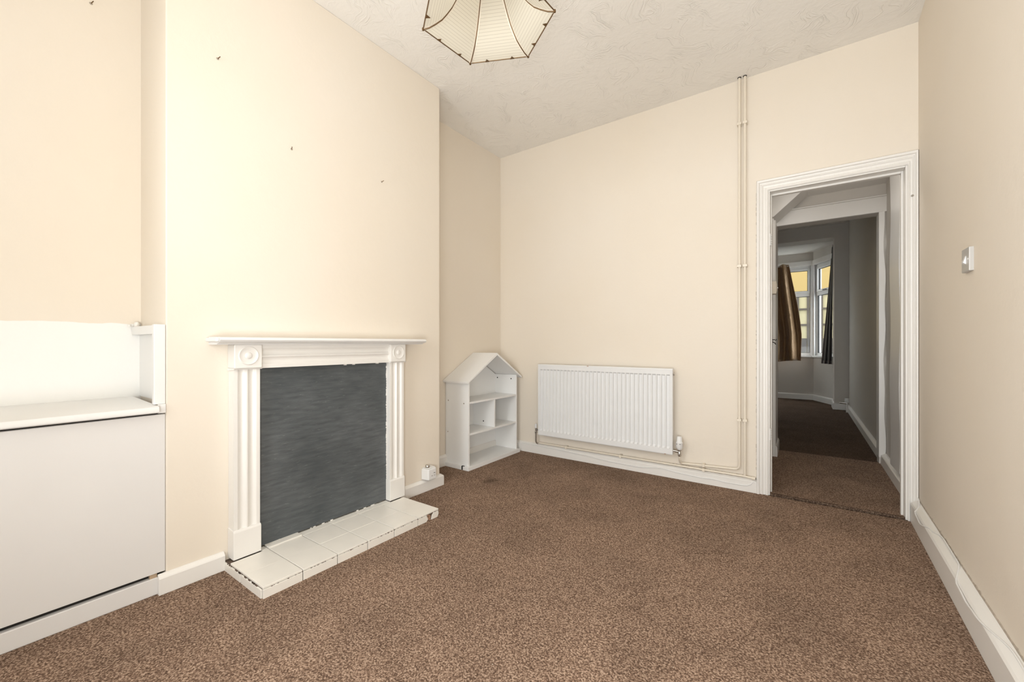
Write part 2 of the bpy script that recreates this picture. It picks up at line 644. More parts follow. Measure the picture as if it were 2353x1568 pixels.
struct(B(-2.75, 0.75, -2.6, YB + 0.02, H, H + 0.12), 'ceiling', 'ceiling', 'off-white ceiling of swirled textured plaster', 'ceiling')
struct(B(-2.60, -2.37, -2.5, 0.60, 0, H), 'wall_left', 'wall_two_tone', 'cream alcove wall with its lower part white above the boxed cupboard', 'wall')
struct(B(-2.60, -2.332, 1.95, YB + 0.02, 0, H), 'wall_left_alcove', 'wall', 'cream alcove wall behind the house shaped bookcase', 'wall')
chim = MB().box(-2.60, XC, 0.5255, 2.008, 0, H)
struct(chim, 'wall_chimney_breast', 'wall', 'cream chimney breast projecting above the fireplace', 'wall', bevel=0.004)
mb = MB()
mb.box(-2.60, -0.190, YB, YB + 0.08, 0, H)
mb.box(-0.190, 0.476, YB, YB + 0.08, 1.958, H)
mb.box(0.476, 0.70, YB, YB + 0.08, 0, H)
struct(mb, 'wall_back', 'wall', 'cream back wall with the radiator and the doorway', 'wall')
struct(MB().prism_z([(xr(YB + 0.08), YB + 0.08), (xr(-2.5), -2.5), (0.75, -2.5), (0.75, YB + 0.08)], 0, H), 'wall_right', 'wall',
       'cream right-hand wall carrying the light switch', 'wall')
mb = MB()
mb.box(-2.60, -1.0, -2.55, -2.45, 0, H).box(0.40, 0.75, -2.55, -2.45, 0, H)
mb.box(-1.0, 0.40, -2.55, -2.45, 0, 0.85).box(-1.0, 0.40, -2.55, -2.45, 2.25, H)
struct(mb, 'wall_rear', 'wall', 'cream rear wall with a window behind the camera', 'wall')


def window_unit(name, x0, x1, z0, z1, label, place, vbars=(), transom=None, depth=0.06):
    """plain window in a vertical plane; place(u, d, z) maps along/depth/height to the world"""
    c = place((x0 + x1) / 2, 0, z0)
    w = empty(name, c, label, 'window', kind='structure')

    def pb(u0, u1, d0, d1, a0, a1, nm, mt, bev=0.0):
        m_ = MB()
        P = [place(u, d, z) for z in (a0, a1) for (u, d) in ((u0, d0), (u1, d0), (u1, d1), (u0, d1))]
        m_.v = [tuple(p) for p in P]
        m_.f = [(3, 2, 1, 0), (4, 5, 6, 7), (0, 1, 5, 4), (1, 2, 6, 5), (2, 3, 7, 6), (3, 0, 4, 7)]
        return m_.build(nm, mt, w, bevel=bev)
    fw = 0.045
    pb(x0, x0 + fw, 0, depth, z0, z1, 'window_frame', 'upvc', 0.004)
    pb(x1 - fw, x1, 0, depth, z0, z1, 'window_frame', 'upvc', 0.004)
    pb(x0 + fw, x1 - fw, 0, depth, z0, z0 + fw, 'window_frame', 'upvc', 0.004)
    pb(x0 + fw, x1 - fw, 0, depth, z1 - fw, z1, 'window_frame', 'upvc', 0.004)
    us = [x0 + fw] + sum([[v - 0.03, v + 0.03] for v in vbars], []) + [x1 - fw]
    for v in vbars:
        pb(v - 0.03, v + 0.03, 0, depth, z0 + fw, z1 - fw, 'mullion', 'upvc', 0.004)
    for i in range(0, len(us), 2):
        a, b = us[i], us[i + 1]
        zs = [(z0 + fw, z1 - fw)]
        if transom:
            pb(a, b, -0.004, depth, transom - 0.03, transom + 0.03, 'transom', 'upvc', 0.004)
            zs = [(z0 + fw, transom - 0.03), (transom + 0.03, z1 - fw)]
        for k, (p, q) in enumerate(zs):
            if k == 1:  # opening top light with its own sash
                s_ = 0.034
                pb(a, a + s_, -0.014, depth - 0.01, p, q, 'sash', 'upvc', 0.004)
                pb(b - s_, b, -0.014, depth - 0.01, p, q, 'sash', 'upvc', 0.004)
                pb(a + s_, b - s_, -0.014, depth - 0.01, p, p + s_, 'sash', 'upvc', 0.004)
                pb(a + s_, b - s_, -0.014, depth - 0.01, q - s_, q, 'sash', 'upvc', 0.004)
                g = 0.006
                for (m0, m1, n0, n1) in ((a + s_, a + s_ + g, p + s_, q - s_), (b - s_ - g, b - s_, p + s_, q - s_),
                                         (a + s_ + g, b - s_ - g, p + s_, p + s_ + g), (a + s_ + g, b - s_ - g, q - s_ - g, q - s_)):
                    pb(m0, m1, 0.004, 0.03, n0, n1, 'gasket', 'black')
                pb(a + s_ + g, b - s_ - g, 0.015, 0.02, p + s_ + g, q - s_ - g, 'pane', 'glass')
                pb((a + b) / 2 - 0.05, (a + b) / 2 + 0.05, -0.026, -0.014, p + 0.008, p + 0.022, 'handle', 'black')
            else:
                g = 0.006
                for (m0, m1, n0, n1) in ((a, a + g, p, q), (b - g, b, p, q), (a + g, b - g, p, p + g), (a + g, b - g, q - g, q)):
                    pb(m0, m1, 0.004, 0.03, n0, n1, 'gasket', 'black')
                pb(a + g, b - g, 0.015, 0.02, p + g, q - g, 'pane', 'glass')
    return w


window_unit('window_4', -1.0, 0.40, 0.85, 2.25, 'white framed window in the rear wall behind the camera', lambda u, d, z: Vector((u, -2.48 - d, z)), vbars=(-0.30,), transom=1.75)

# ---------------------------------------------------------------- passage and front room shell
mb = B(-0.60, -0.215, YB + 0.08, 4.15, 0, 2.25)
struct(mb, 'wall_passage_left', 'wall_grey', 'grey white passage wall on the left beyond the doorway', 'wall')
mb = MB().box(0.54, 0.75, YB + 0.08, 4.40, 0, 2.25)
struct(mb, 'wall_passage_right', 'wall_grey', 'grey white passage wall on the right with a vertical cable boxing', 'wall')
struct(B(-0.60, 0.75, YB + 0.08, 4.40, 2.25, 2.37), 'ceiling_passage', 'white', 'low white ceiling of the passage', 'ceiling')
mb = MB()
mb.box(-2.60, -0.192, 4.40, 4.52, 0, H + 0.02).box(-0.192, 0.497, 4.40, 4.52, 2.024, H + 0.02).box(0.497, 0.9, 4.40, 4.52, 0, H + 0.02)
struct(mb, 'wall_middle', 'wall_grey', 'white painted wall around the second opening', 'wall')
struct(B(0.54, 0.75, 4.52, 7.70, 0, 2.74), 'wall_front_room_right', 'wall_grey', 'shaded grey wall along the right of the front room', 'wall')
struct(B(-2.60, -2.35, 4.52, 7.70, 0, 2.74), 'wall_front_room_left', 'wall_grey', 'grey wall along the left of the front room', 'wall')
struct(B(-2.75, 0.9, 4.40, 9.1, 2.74, 2.86), 'ceiling_front_room', 'ceiling', 'textured ceiling of the front room', 'ceiling')
mb = MB()
mb.box(0.373, 0.75, 7.70, 8.0, 0, 2.74).box(-2.60, -2.2, 7.70, 8.0, 0, 2.74).box(-2.2, 0.373, 7.70, 8.0, 2.545, 2.74)
struct(mb, 'wall_bay', 'wall_grey', 'grey pier and header framing the bay window recess', 'wall')
BAY = [(0.385, 8.0), (0.39, 8.22), (0.14, 8.76), (-1.94, 8.76), (-2.2, 8.22), (-2.2, 8.0)]


def off(poly, d):
    """outward offset of the open bay outline"""
    out = []
    for i, p in enumerate(poly):
        ns = []
        for a, b in ((i - 1, i), (i, i + 1)):
            if a >= 0 and b < len(poly):
                e = Vector((poly[b][0] - poly[a][0], poly[b][1] - poly[a][1]))
                ns.append(Vector((e.y, -e.x)).normalized())
        n = sum(ns, Vector((0, 0)))
        n.normalize()
        k = d / max(0.3, n.dot(ns[0]))
        out.append((p[0] + n.x * k, p[1] + n.y * k))
    return out


BO = off(BAY, 0.16)
if BO[2][1] < BAY[2][1]:
    BO = off(BAY, -0.16)


def bay_strip(z0, z1, inner=BAY, outer=None, segs=None):
    m_ = MB()
    outer = outer or BO
    for i in range(len(inner) - 1):
        if segs and i not in segs:
            continue
        m_.prism_z([inner[i], inner[i + 1], outer[i + 1], outer[i]], z0, z1)
    return m_


struct(bay_strip(0, 0.74), 'wall_bay_lower', 'wall_grey', 'pale grey wall beneath the bay window', 'wall')
struct(bay_strip(2.335, 2.60), 'wall_bay_upper', 'wall_grey', 'cream grey band of wall above the bay window', 'wall')
struct(bay_strip(0.74, 2.335, segs=(0, 4)), 'wall_bay_sides', 'wall_grey', 'short side walls of the bay', 'wall')
struct(B(-2.35, 0.55, 7.98, 9.0, 2.545, 2.72), 'ceiling_bay', 'ceiling', 'pale textured ceiling over the bay', 'ceiling')
inn = off(BAY, -0.03 if BO == off(BAY, 0.16) else 0.03)
struct(bay_strip(0.735, 0.765, inner=inn, segs=(1, 2, 3)), 'window_sill', 'upvc', 'white window board along the bay', 'window sill', bevel=0.004)
struct(bay_strip(2.32, 2.40, inner=off(BAY, -0.02 if BO == off(BAY, 0.16) else 0.02), segs=(1, 2, 3)), 'trim_4', 'white', 'white moulding above the bay windows', 'trim', bevel=0.004)

ORI = 1


def bay_place(i, inset=0.04):
    a, b = Vector(BAY[i]), Vector(BAY[i + 1])
    e = (b - a).normalized()
    n = Vector((BO[i][0] - BAY[i][0], BO[i][1] - BAY[i][1]))
    n = n - e * n.dot(e)
    n.normalize()

    def f(u, d, z):
        p = a + e * u + n * (d + inset)
        return Vector((p.x, p.y, z))
    return f, (b - a).length


f, ln = bay_place(2)
window_unit('window_1', 0.0, ln, 0.765, 2.32, 'wide white framed bay window facing the street', f, vbars=(0.69, 1.38), transom=1.82)
f, ln = bay_place(1)
window_unit('window_2', 0.0, ln, 0.765, 2.32, 'narrow angled white bay window beside the pier', f, transom=1.82)
f, ln = bay_place(3)
window_unit('window_3', 0.0, ln, 0.765, 2.32, 'narrow angled bay window hidden by the wall', f, transom=1.82)


OUT = 1 if BO == off(BAY, 0.16) else -1
oc = off(BAY, 0.115 * OUT)
for i in (1, 2, 3, 4):
    c_, o_ = Vector(BAY[i]), Vector(oc[i])
    e1 = (c_ - Vector(BAY[i - 1])).normalized()
    e2 = (Vector(BAY[i + 1]) - c_).normalized()
    w_ = 0.028
    struct(MB().prism_z([tuple(p) for p in (c_ - e1 * w_, c_, c_ + e2 * w_, o_ + e2 * w_, o_, o_ - e1 * w_)], 0.765, 2.33), 'window_post', 'upvc',
           'white corner post of the bay window', 'window post', bevel=0.003)

# ---------------------------------------------------------------- baseboards
def skirt(name, pts, side, h, t, label, mat='white', wob=0.0):
    """pts along the wall foot (x, y); side = +1/-1 which way the board stands out"""
    prof = [(0, 0), (t, 0), (t, h * 0.80), (t * 0.85, h * 0.86), (t * 0.35, h * 0.97), (0, h)]
    rings = []
    n = len(pts)
    for i, p in enumerate(pts):
        p = Vector(p)
        ns = []
        for a, b in ((i - 1, i), (i, i + 1)):
            if a >= 0 and b < n:
                e = Vector(pts[b]) - Vector(pts[a])
                ns.append(Vector((-e.y, e.x)).normalized() * side)
        nn = sum(ns, Vector((0, 0))).normalized()
        k = 1 / max(0.3, nn.dot(ns[0]))
        rings.append([(p.x + nn.x * a * k, p.y + nn.y * a * k, z) for a, z in prof])
    return MB().loft(rings).build(name, mat, bevel=0.002, kind='structure', label=label, category='baseboard')


skirt('baseboard_chimney_left', [(XC, 0.50), (XC, 0.722)], -1, 0.078, 0.020, 'short white baseboard between the cupboard and the hearth')
skirt('baseboard_chimney_right', [(XC, 1.645), (XC, 2.008), (-2.33, 2.008)], -1, 0.078, 0.022, 'short chipped white baseboard to the right of the hearth')
skirt('baseboard_alcove', [(-2.332, 2.01), (-2.332, YB)], -1, 0.088, 0.018, 'white baseboard behind the bookcase')
skirt('baseboard_back', [(-2.332, YB), (-0.245, YB)], -1, 0.088, 0.020, 'long white baseboard under the radiator')
skirt('baseboard_right', [(xr(YB - 0.02), YB - 0.02), (xr(-2.4), -2.4)], -1, 0.125, 0.034, 'white baseboard with a deep sloping top along the right-hand wall')
skirt('baseboard_passage', [(0.54, 4.40), (0.54, YB + 0.08)], -1, 0.095, 0.035, 'white baseboard along the right of the passage')
skirt('baseboard_passage_left', [(-0.192, 4.15), (-0.192, 4.52)], -1, 0.10, 0.012, 'short white baseboard at the foot of the left opening jamb')
skirt('baseboard_front_room', [(0.54, 7.70), (0.54, 4.52)], -1, 0.09, 0.03, 'shaded baseboard down the right side of the front room')
skirt('baseboard_bay', [(0.54, 7.70), (0.373, 7.70), (0.373, 8.0), (0.39, 8.22), (0.14, 8.76), (-1.94, 8.76), (-2.2, 8.22)], 1, 0.10, 0.02, 'white baseboard following the foot of the bay')

# ---------------------------------------------------------------- first doorway
door1 = empty('door_1', (0.14, YB, 0), 'white painted doorway frame with moulded architrave, its door missing', 'doorway', kind='structure')
xl, xri, zt = -0.182, 0.466, 1.950
prof = [(0.0, 0.0), (0.0, 0.012), (0.006, 0.016), (0.014, 0.016), (0.017, 0.010), (0.030, 0.012), (0.036, 0.018), (0.041, 0.018),
        (0.044, 0.013), (0.050, 0.015), (0.055, 0.024), (0.066, 0.026), (0.070, 0.020), (0.070, 0.0)]
kr = 0.042 / 0.070
rings = []
for pth in (lambda a: (xl - a * 0.93, 0.0), lambda a: (xl - a * 0.93, zt + a), lambda a: (xri + a * kr, zt + a), lambda a: (xri + a * kr, 0.0)):
    rings.append([(pth(a)[0], YB - b, pth(a)[1]) for a, b in prof])
MB().loft(rings).build('architrave', 'white', door1, bevel=0.0012)
mb = B(-0.190, -0.174, YB - 0.004, YB + 0.090, 0, 1.958)
mb.build('door_jamb', 'white', door1, bevel=0.002)
B(0.458, 0.476, YB - 0.004, YB + 0.090, 0, 1.958).build('door_jamb', 'white', door1, bevel=0.002)
B(-0.174, 0.458, YB - 0.004, YB + 0.090, 1.942, 1.958).build('door_head', 'white', door1, bevel=0.002)
B(-0.174, -0.166, YB + 0.055, YB + 0.085, 0, 1.942).build('door_stop', 'white', door1, bevel=0.002)
B(0.448, 0.458, YB + 0.055, YB + 0.085, 0, 1.942).build('door_stop', 'white', door1, bevel=0.002)
B(-0.166, 0.448, YB + 0.055, YB + 0.085, 1.930, 1.942).build('door_stop', 'white', door1, bevel=0.002)
for z in (0.35, 1.60):
    mb = B(-0.174, -0.171, YB + 0.004, YB + 0.034, z, z + 0.075)
    for k in range(5):
        mb.tube([(-0.169, YB + 0.036, z + 0.015 * k + 0.001), (-0.169, YB + 0.036, z + 0.015 * k + 0.013)], 0.0045, 8)
    mb.build('hinge', 'white_clean', door1, smooth=True)
mb = MB()
mb.tube([(0.484, YB - 0.012, 1.775), (0.484, YB - 0.0185, 1.775)], 0.006, 10)
mb.build('screw_head', 'chrome', door1, label='rusty screw head high on the right architrave')
# flaking filler between architrave and wall
mb = MB()
rnd = random.Random(11)
for k in range(60):
    z = 0.15 + 1.8 * k / 60 + rnd.uniform(-.01, .01)
    h = rnd.uniform(0.008, 0.026)
    w = rnd.uniform(0.001, 0.0035)
    mb.box(-0.2475 - w, -0.2470, YB - 0.0015, YB + 0.001, z, z + h)
mb.build('cracked_filler', 'mastic', door1, kind='stuff')

# ---------------------------------------------------------------- second opening and passage details
tr = empty('trim_1', (0.15, 4.39, 0), 'white boarded frame of the second opening into the dark front room', 'trim', kind='structure')
B(-0.30, 0.545, 4.383, 4.40, 2.024, 2.148).build('header_board', 'white', tr, bevel=0.004)
B(-0.30, 0.545, 4.375, 4.40, 2.148, 2.160).build('picture_bead', 'white', tr, bevel=0.003)
mb = MB()  # uneven right post
rings = []
rnd = random.Random(5)
for i in range(26):
    z = 0.06 + (2.024 - 0.06) * i / 25
    j = 0.004 * math.sin(i * 1.1) + 0.004 * math.sin(i * 0.43 + 1)
    rings.append([(0.494, 4.52, z), (0.494, 4.384, z), (0.528 + j, 4.380, z), (0.542, 4.398, z), (0.56, 4.52, z)])
mb.loft(rings).build('post', 'white', tr, smooth=True)
B(-0.225, -0.192, 4.15, 4.52, 0, 2.024).build('post', 'white', tr, bevel=0.003)
# sloping underside of the stairs crossing the head of the passage
mb = MB()
mb.prism_y([(-0.215, 2.04), (-0.205, 2.04), (0.03, 2.25), (-0.215, 2.25)], 4.10, 4.38)
mb.build('trim_2', 'white', bevel=0.003, kind='structure', label='sloping white stair soffit at the upper left of the passage', category='trim')

bx = empty('cable_boxing', (0.525, 3.72, 0.10), 'tall white board boxed over cables on the right passage wall', 'boxing')
mb = MB()
rings = []
for i in range(20):
    z = 0.125 + (2.25 - 0.125) * i / 19
    j = 0.003 * math.sin(i * 0.9)
    rings.append([(0.5395, 3.595, z), (0.505 + j, 3.605, z), (0.497 + j, 3.89, z), (0.5395, 3.90, z)])
mb.loft(rings).build('cover_board', 'white_clean', bx, bevel=0.002)
mb = MB()
for k in range(24):
    z = 0.2 + k * 0.084
    mb.box(0.5110 + random.uniform(0, .006), 0.5395, 3.572 + random.uniform(0, .012), 3.5945, z, z + random.uniform(0.04, 0.082))
mb.build('shadow_gap', 'dark_hole', bx, kind='stuff', label='dark crack beside the board')
for k in range(5):
    y = 3.62 + 0.045 * k
    MB().tube([(0.530, y, 0.125), (0.528, y - 0.01, 0.11), (0.526, y - 0.03 - 0.01 * k, 0.102), (0.520, y - 0.05 - 0.02 * k, 0.088)], 0.004, 6).build('wire', 'plastic', bx, smooth=True)

wb = empty('door_chime_box', (-0.2, 4.05, 1.375), 'small cream box on the left passage jamb beside the gold curtain', 'box')
B(-0.216, -0.180, 3.98, 4.07, 1.378, 1.480).build('case', 'pipe', wb, bevel=0.004)
B(-0.180, -0.176, 3.995, 4.055, 1.395, 1.463).build('lid', 'pipe', wb, bevel=0.002)
MB().tube([(-0.176, 4.03, 1.43), (-0.170, 4.03, 1.43)], 0.006, 10).build('button', 'plastic', wb)
hk = empty('coat_hook', (-0.205, 4.05, 0.96), 'small black metal hook on the left passage wall', 'hook')
B(-0.215, -0.211, 4.035, 4.055, 0.965, 1.01).build('plate', 'black', hk)
MB().tube([(-0.211, 4.045, 1.0), (-0.195, 4.045, 1.003), (-0.186, 4.045, 0.995), (-0.182, 4.045, 1.008)], 0.0035, 8).build('hook', 'black', hk, smooth=True)
MB().tube([(-0.211, 4.045, 0.985), (-0.193, 4.045, 0.975), (-0.186, 4.045, 0.962)], 0.0035, 8).build('hook', 'black', hk, smooth=True)

# front room radiator valve
v = empty('radiator_valve', (0.50, 7.45, 0.10), 'small white pipe valve low in the far corner by the pier', 'valve')
MB().tube([(0.50, 7.45, 0.0), (0.50, 7.45, 0.14)], 0.011, 10).build('pipe', 'white', v, smooth=True)
MB().lathe([(0.0, 0), (0.024, 0), (0.026, 0.02), (0.022, 0.06), (0.0, 0.062)], (0.50, 7.45, 0.14), seg=16).build('cap', 'plastic', v, smooth=True)
MB().tube([(0.50, 7.45, 0.13), (0.42, 7.46, 0.135)], 0.014, 10).build('tail', 'chrome', v, smooth=True)


# ---------------------------------------------------------------- curtains
def curtain(name, pt, nz, nu, mat, label, lining=None):
    c = empty(name, pt(0.5, 1.0), label, 'curtain')
    mb_ = MB()
    for i in range(nz + 1):
        for j in range(nu + 1):
            mb_.v.append(tuple(pt(j / nu, i / nz)))
    for i in range(nz):
        for j in range(nu):
            a = i * (nu + 1) + j
            mb_.f.append((a, a + 1, a + nu + 2, a + nu + 1))
    mb_.build('fabric', mat, c, smooth=True, solid=0.003)
    return c


def left_curtain(u, w):
    # u across (0 = left), w downwards
    z = 2.325 - 1.655 * w + 0.012 * math.sin(u * 9)
    xl_ = -0.66 - 0.06 * w
    xr_ = -0.20 + 0.175 * min(1, w * 1.35) ** 0.8
    x = xl_ + (xr_ - xl_) * u
    am = 0.045 + 0.030 * w
    y = 8.50 + am * math.sin(u * 2 * PI * 3.4 + 0.7 * math.sin(w * 3)) + 0.010 * math.sin(u * 31 + w * 9) * w
    return Vector((x + 0.010 * math.sin(w * 7 + u * 4), y, z))


lc = curtain('curtain', left_curtain, 40, 110, 'gold_satin', 'shiny gold brown satin curtain hanging at the left of the bay window')
B(-0.75, -0.18, 8.535, 8.545, 2.30, 2.315).build('curtain_rail', 'upvc', lc)


def right_curtain(u, w):
    z = 2.50 - 1.845 * w
    y0, y1 = 8.30, 8.07
    x0 = 0.375 - 0.135 * w ** 1.1
    x = x0 + (0.372 - x0) * u * 0.9
    y = y0 - 0.05 + (y1 - y0) * u + (0.012 + 0.02 * w) * math.sin(u * 2 * PI * 2.5)
    return Vector((x, y, z))


rc = curtain('curtain', right_curtain, 30, 50, 'lining', 'dark curtain with grey lining drawn aside at the right of the bay')
mb = MB()
for i in range(31):
    w = i / 30
    for u, dx in ((0.0, -0.006), (0.0, 0.022 + 0.004 * w)):
        p = right_curtain(u, w)
        mb.v.append((p.x + dx, p.y - 0.006, p.z))
for i in range(30):
    mb.f.append((2 * i, 2 * i + 1, 2 * i + 3, 2 * i + 2))
mb.build('border', 'dark_satin', rc, solid=0.004, label='dark satin edge of the curtain')
mb = MB()
for j in range(31):
    p = right_curtain(j / 30, 1.0)
    mb.v += [(p.x, p.y - 0.005, p.z + 0.045), (p.x, p.y - 0.005, p.z - 0.004)]
for j in range(30):
    mb.f.append((2 * j, 2 * j + 1, 2 * j + 3, 2 * j + 2))
mb.build('hem', 'dark_satin', rc, solid=0.004, label='dark satin hem of the curtain')

# ---------------------------------------------------------------- outside
struct(B(-12, 12, 9.2, 30, -0.35, -0.20), 'ground_street', 'paving', 'grey street paving outside the bay', 'ground')
HY = 15.5
hs = empty('neighbour_house', (0.0, HY, -0.2), 'mustard rendered house across the street seen through the bay window', 'house')
B(-9, 6, HY, HY + 0.3, -0.2, 4.6).build('wall', 'mustard', hs)
B(-0.62, 0.86, HY - 0.05, HY, 1.10, 2.52).build('pane_backing', 'pale_glass', hs)
for x in (-0.62, -0.17, 0.09, 0.42, 0.82):
    B(x, x + 0.06, HY - 0.10, HY - 0.05, 1.10, 2.52).build('glazing_bar', 'brown_wood', hs)
for z in (1.08, 1.52, 2.0, 2.44):
    B(-0.62, 0.86, HY - 0.105, HY - 0.055, z, z + 0.05).build('glazing_bar', 'brown_wood', hs)
for k in range(12):
    B(-1.0 + 0.22 * k, -1.0 + 0.22 * k + 0.205, HY - 0.25, HY - 0.19, -0.2, 1.10).build('plank', 'grey_wood', hs)

# ---------------------------------------------------------------- boxed alcove cupboard
cb = empty('alcove_cupboard', (-2.10, 0.0, 0), 'white boxed-in cupboard filling the alcove left of the fireplace', 'cupboard')
B(-2.057, XC - 0.001, -1.2, 0.5245, 0.082, 0.695).build('front_panel', 'cupboard', cb, bevel=0.002)
B(-2.060, XC - 0.001, -1.2, 0.5245, 0.0, 0.066).build('plinth', 'cupboard', cb, bevel=0.003)
mb = MB()
mb.prism_y([(-2.369, 0.714), (-2.012, 0.704), (-2.004, 0.708), (-2.002, 0.718), (-2.006, 0.728), (-2.014, 0.731), (-2.369, 0.742)], -1.2, 0.498)
mb.build('shelf_top', 'white_clean', cb, smooth=True)
B(-2.058, XC + 0.001, 0.489, 0.5245, 0.735, 1.045).build('post', 'white_clean', cb, bevel=0.002)
B(-2.03, XC + 0.001, 0.500, 0.5245, 0.70, 0.735).build('post_foot', 'white_clean', cb, bevel=0.001)
B(-2.366, -2.059, 0.495, 0.5245, 1.008, 1.043).build('cleat', 'white_clean', cb, bevel=0.002)
B(-2.370, -2.062, 0.521, 0.5250, 0.742, 1.008).build('side_lining', 'white_clean', cb)
MB().lathe([(0, 0), (0.009, 0), (0.010, 0.012), (0.006, 0.020), (0, 0.021)], (-2.352, 0.508, 1.043), seg=12).build('dowel', 'white', cb, smooth=True)
MB().lathe([(0, 0), (0.006, 0), (0.006, 0.009), (0, 0.010)], (-2.360, 0.485, 1.043), seg=10).build('dowel', 'white', cb, smooth=True)
for y in (0.478, -0.02, -0.5):
    B(-2.056, -2.040, y, y + 0.022, 0.066, 0.082).build('spacer_block', 'timber', cb)
B(-2.36, -2.058, -1.2, 0.51, 0.01, 0.02).build('cupboard_floor', 'dark_hole', cb)
B(-2.10, -2.060, -1.2, 0.51, 0.02, 0.703).build('gap_shade_backing', 'dark_hole', cb)  # near-black block behind the panel gaps, the cupboard's inner shade as colour

# ---------------------------------------------------------------- fireplace
HZ = 0.044
he = empty('hearth', (-1.85, 1.18, 0), 'raised hearth of ivory painted tiles with dirty broken edges', 'hearth')
B(-2.034, -1.677, 0.726, 1.638, 0.0, HZ - 0.009).build('mortar_core', 'grout', he)
ys = [0.7215 + 0.1536 * k for k in range(7)]
rnd = random.Random(2)

for r_, (xa, xb) in enumerate(((-1.672, -1.8202), (-1.8206, -1.968))):
    for k in range(6):
        g = 0.0019
        dz = rnd.uniform(-0.0006, 0.0006)
        B(xb, xa, ys[k] + g, ys[k + 1] - g, HZ - 0.008, HZ + dz).build('tile', 'tile', he, bevel=0.0012)
for k in range(6):   # cut strips against the board
    a, b = max(ys[k] + 0.0015, 0.850), min(ys[k + 1] - 0.0015, 1.545)
    B(-2.012, -1.970, a, b, HZ - 0.008, HZ + (0.006 if k == 1 else 0.0) + rnd.uniform(-.001, .001)).build('tile', 'tile', he, bevel=0.0012)
for k in range(5):
    g = 0.0019
    B(-1.6768, -1.6700 + rnd.uniform(-.001, .001), ys[k] + g, ys[k + 1] - g, -0.002, HZ - 0.0095).build('tile', 'tile', he, bevel=0.0012)
# broken last front tile: two shards with crumbling brick between
MB().prism_x([(ys[5] + 0.002, 0), (ys[5] + 0.060, 0), (ys[5] + 0.072, 0.012), (ys[5] + 0.062, 0.030), (ys[5] + 0.066, 0.0345), (ys[5] + 0.002, 0.0345)],
             -1.6768, -1.6700).build('tile', 'tile', he, label='broken shard of an edge tile')
MB().prism_x([(ys[5] + 0.098, 0.0), (ys[6] - 0.010, 0.0), (ys[6] - 0.002, 0.014), (ys[6] - 0.004, 0.033), (ys[5] + 0.118, 0.0335), (ys[5] + 0.104, 0.020)],
             -1.6768, -1.6710).build('tile', 'tile', he, label='loose shard of an edge tile')
mb = MB()
for k in range(26):
    y = ys[5] + rnd.uniform(0.06, 0.145)
    z = rnd.uniform(0.0, 0.03)
    s_ = rnd.uniform(0.003, 0.007)
    mb.prism_x([(y - s_, z), (y, z - s_ * .4), (y + s_, z + s_ * .3), (y + s_ * .5, z + s_), (y - s_ * .6, z + s_ * .9)], -1.679, -1.674 + rnd.uniform(-.001, .002))
mb.build('brick_rubble', 'brick', he, kind='stuff')
B(-2.03, -1.680, 1.638, 1.6435, 0, HZ - 0.010).build('brick_side', 'brick', he, bevel=0.001)
for a, b in ((-2.030, -1.862), (-1.855, -1.680)):
    B(a, b, 0.7185, 0.7255, -0.002, HZ - 0.0115).build('tile', 'tile', he, bevel=0.0012)
# chipped paint along the arrises
mb = MB()
for k in range(55):
    y = rnd.uniform(0.73, 1.62)
    w = rnd.uniform(0.001, 0.009)
    mb.box(-1.6775, -1.6712 + rnd.uniform(-.001, .0012), y, y + w, HZ - 0.0100, HZ - 0.0090 + rnd.uniform(0, .0022))
for k in range(22):
    x = rnd.uniform(-2.0, -1.68)
    mb.box(x, x + rnd.uniform(.002, .01), 0.7195, 0.7225, HZ - 0.0115, HZ - 0.0075)
mb.build('chipped_edge', 'grout', he, kind='stuff')

fp = empty('fireplace_surround', (-2.0, 1.195, HZ), 'white painted wooden fireplace surround with fluted legs and roundel corner blocks', 'fireplace')
YL0, YL1, YR0, YR1 = 0.738, 0.845, 1.549, 1.655


def flute_depth(t):
    for a, b in ((0.16, 0.46), (0.54, 0.84)):
        if a < t < b:
            q = (t - a) / (b - a)
            return -0.0085 * math.sin(PI * q) ** 0.7
    if 0.46 <= t <= 0.54:
        return 0.0015
    return 0.0


def leg(y0, y1):
    m_ = MB()
    prof_ = [(y0, XC + 0.001)]
    for i in range(49):
        t = i / 48
        prof_.append((y0 + (y1 - y0) * t, -1.981 + flute_depth(t)))
    prof_.append((y1, XC + 0.001))
    return m_.loft([[(x, y, HZ + 0.0012) for y, x in prof_], [(x, y, 0.868) for y, x in prof_]])


for y0, y1 in ((YL0 + .002, YL1 - .001), (YR0 + 0.001, YR1 - .002)):
    leg(y0, y1).build('fluted_leg', 'white', fp, smooth=True)
    MB().prism_y([(XC + 0.001, HZ + 0.0012), (-1.974, HZ + 0.0012), (-1.974, 0.160), (-1.978, 0.168), (XC + 0.001, 0.172)], y0 - 0.003, y1 + 0.003).build('plinth_block', 'white', fp, bevel=0.002)
    # corner block with turned roundel
    cbk = MB().box(XC + 0.001, -1.966, y0 - 0.003, y1 + 0.003, 0.864, 0.966).build('corner_block', 'white', fp, bevel=0.003)
    cy, cz = (y0 + y1) / 2, 0.918
    MB().lathe([(0.041, -0.001), (0.0395, 0.0035), (0.0375, 0.0045), (0.0350, 0.0035), (0.030, 0.0012), (0.022, 0.0004), (0.0150, 0.0008), (0.0125, 0.0035), (0.008, 0.0055), (0.0, 0.0062)],
               (-1.966, cy, cz), 'X', 40).build('roundel', 'white', fp, smooth=True)
    MB().prism_y([(XC + .001, 0.853), (-1.970, 0.858), (-1.964, 0.864), (XC + .001, 0.864)], y0 - 0.004, y1 + 0.004).build('block_moulding', 'white', fp)
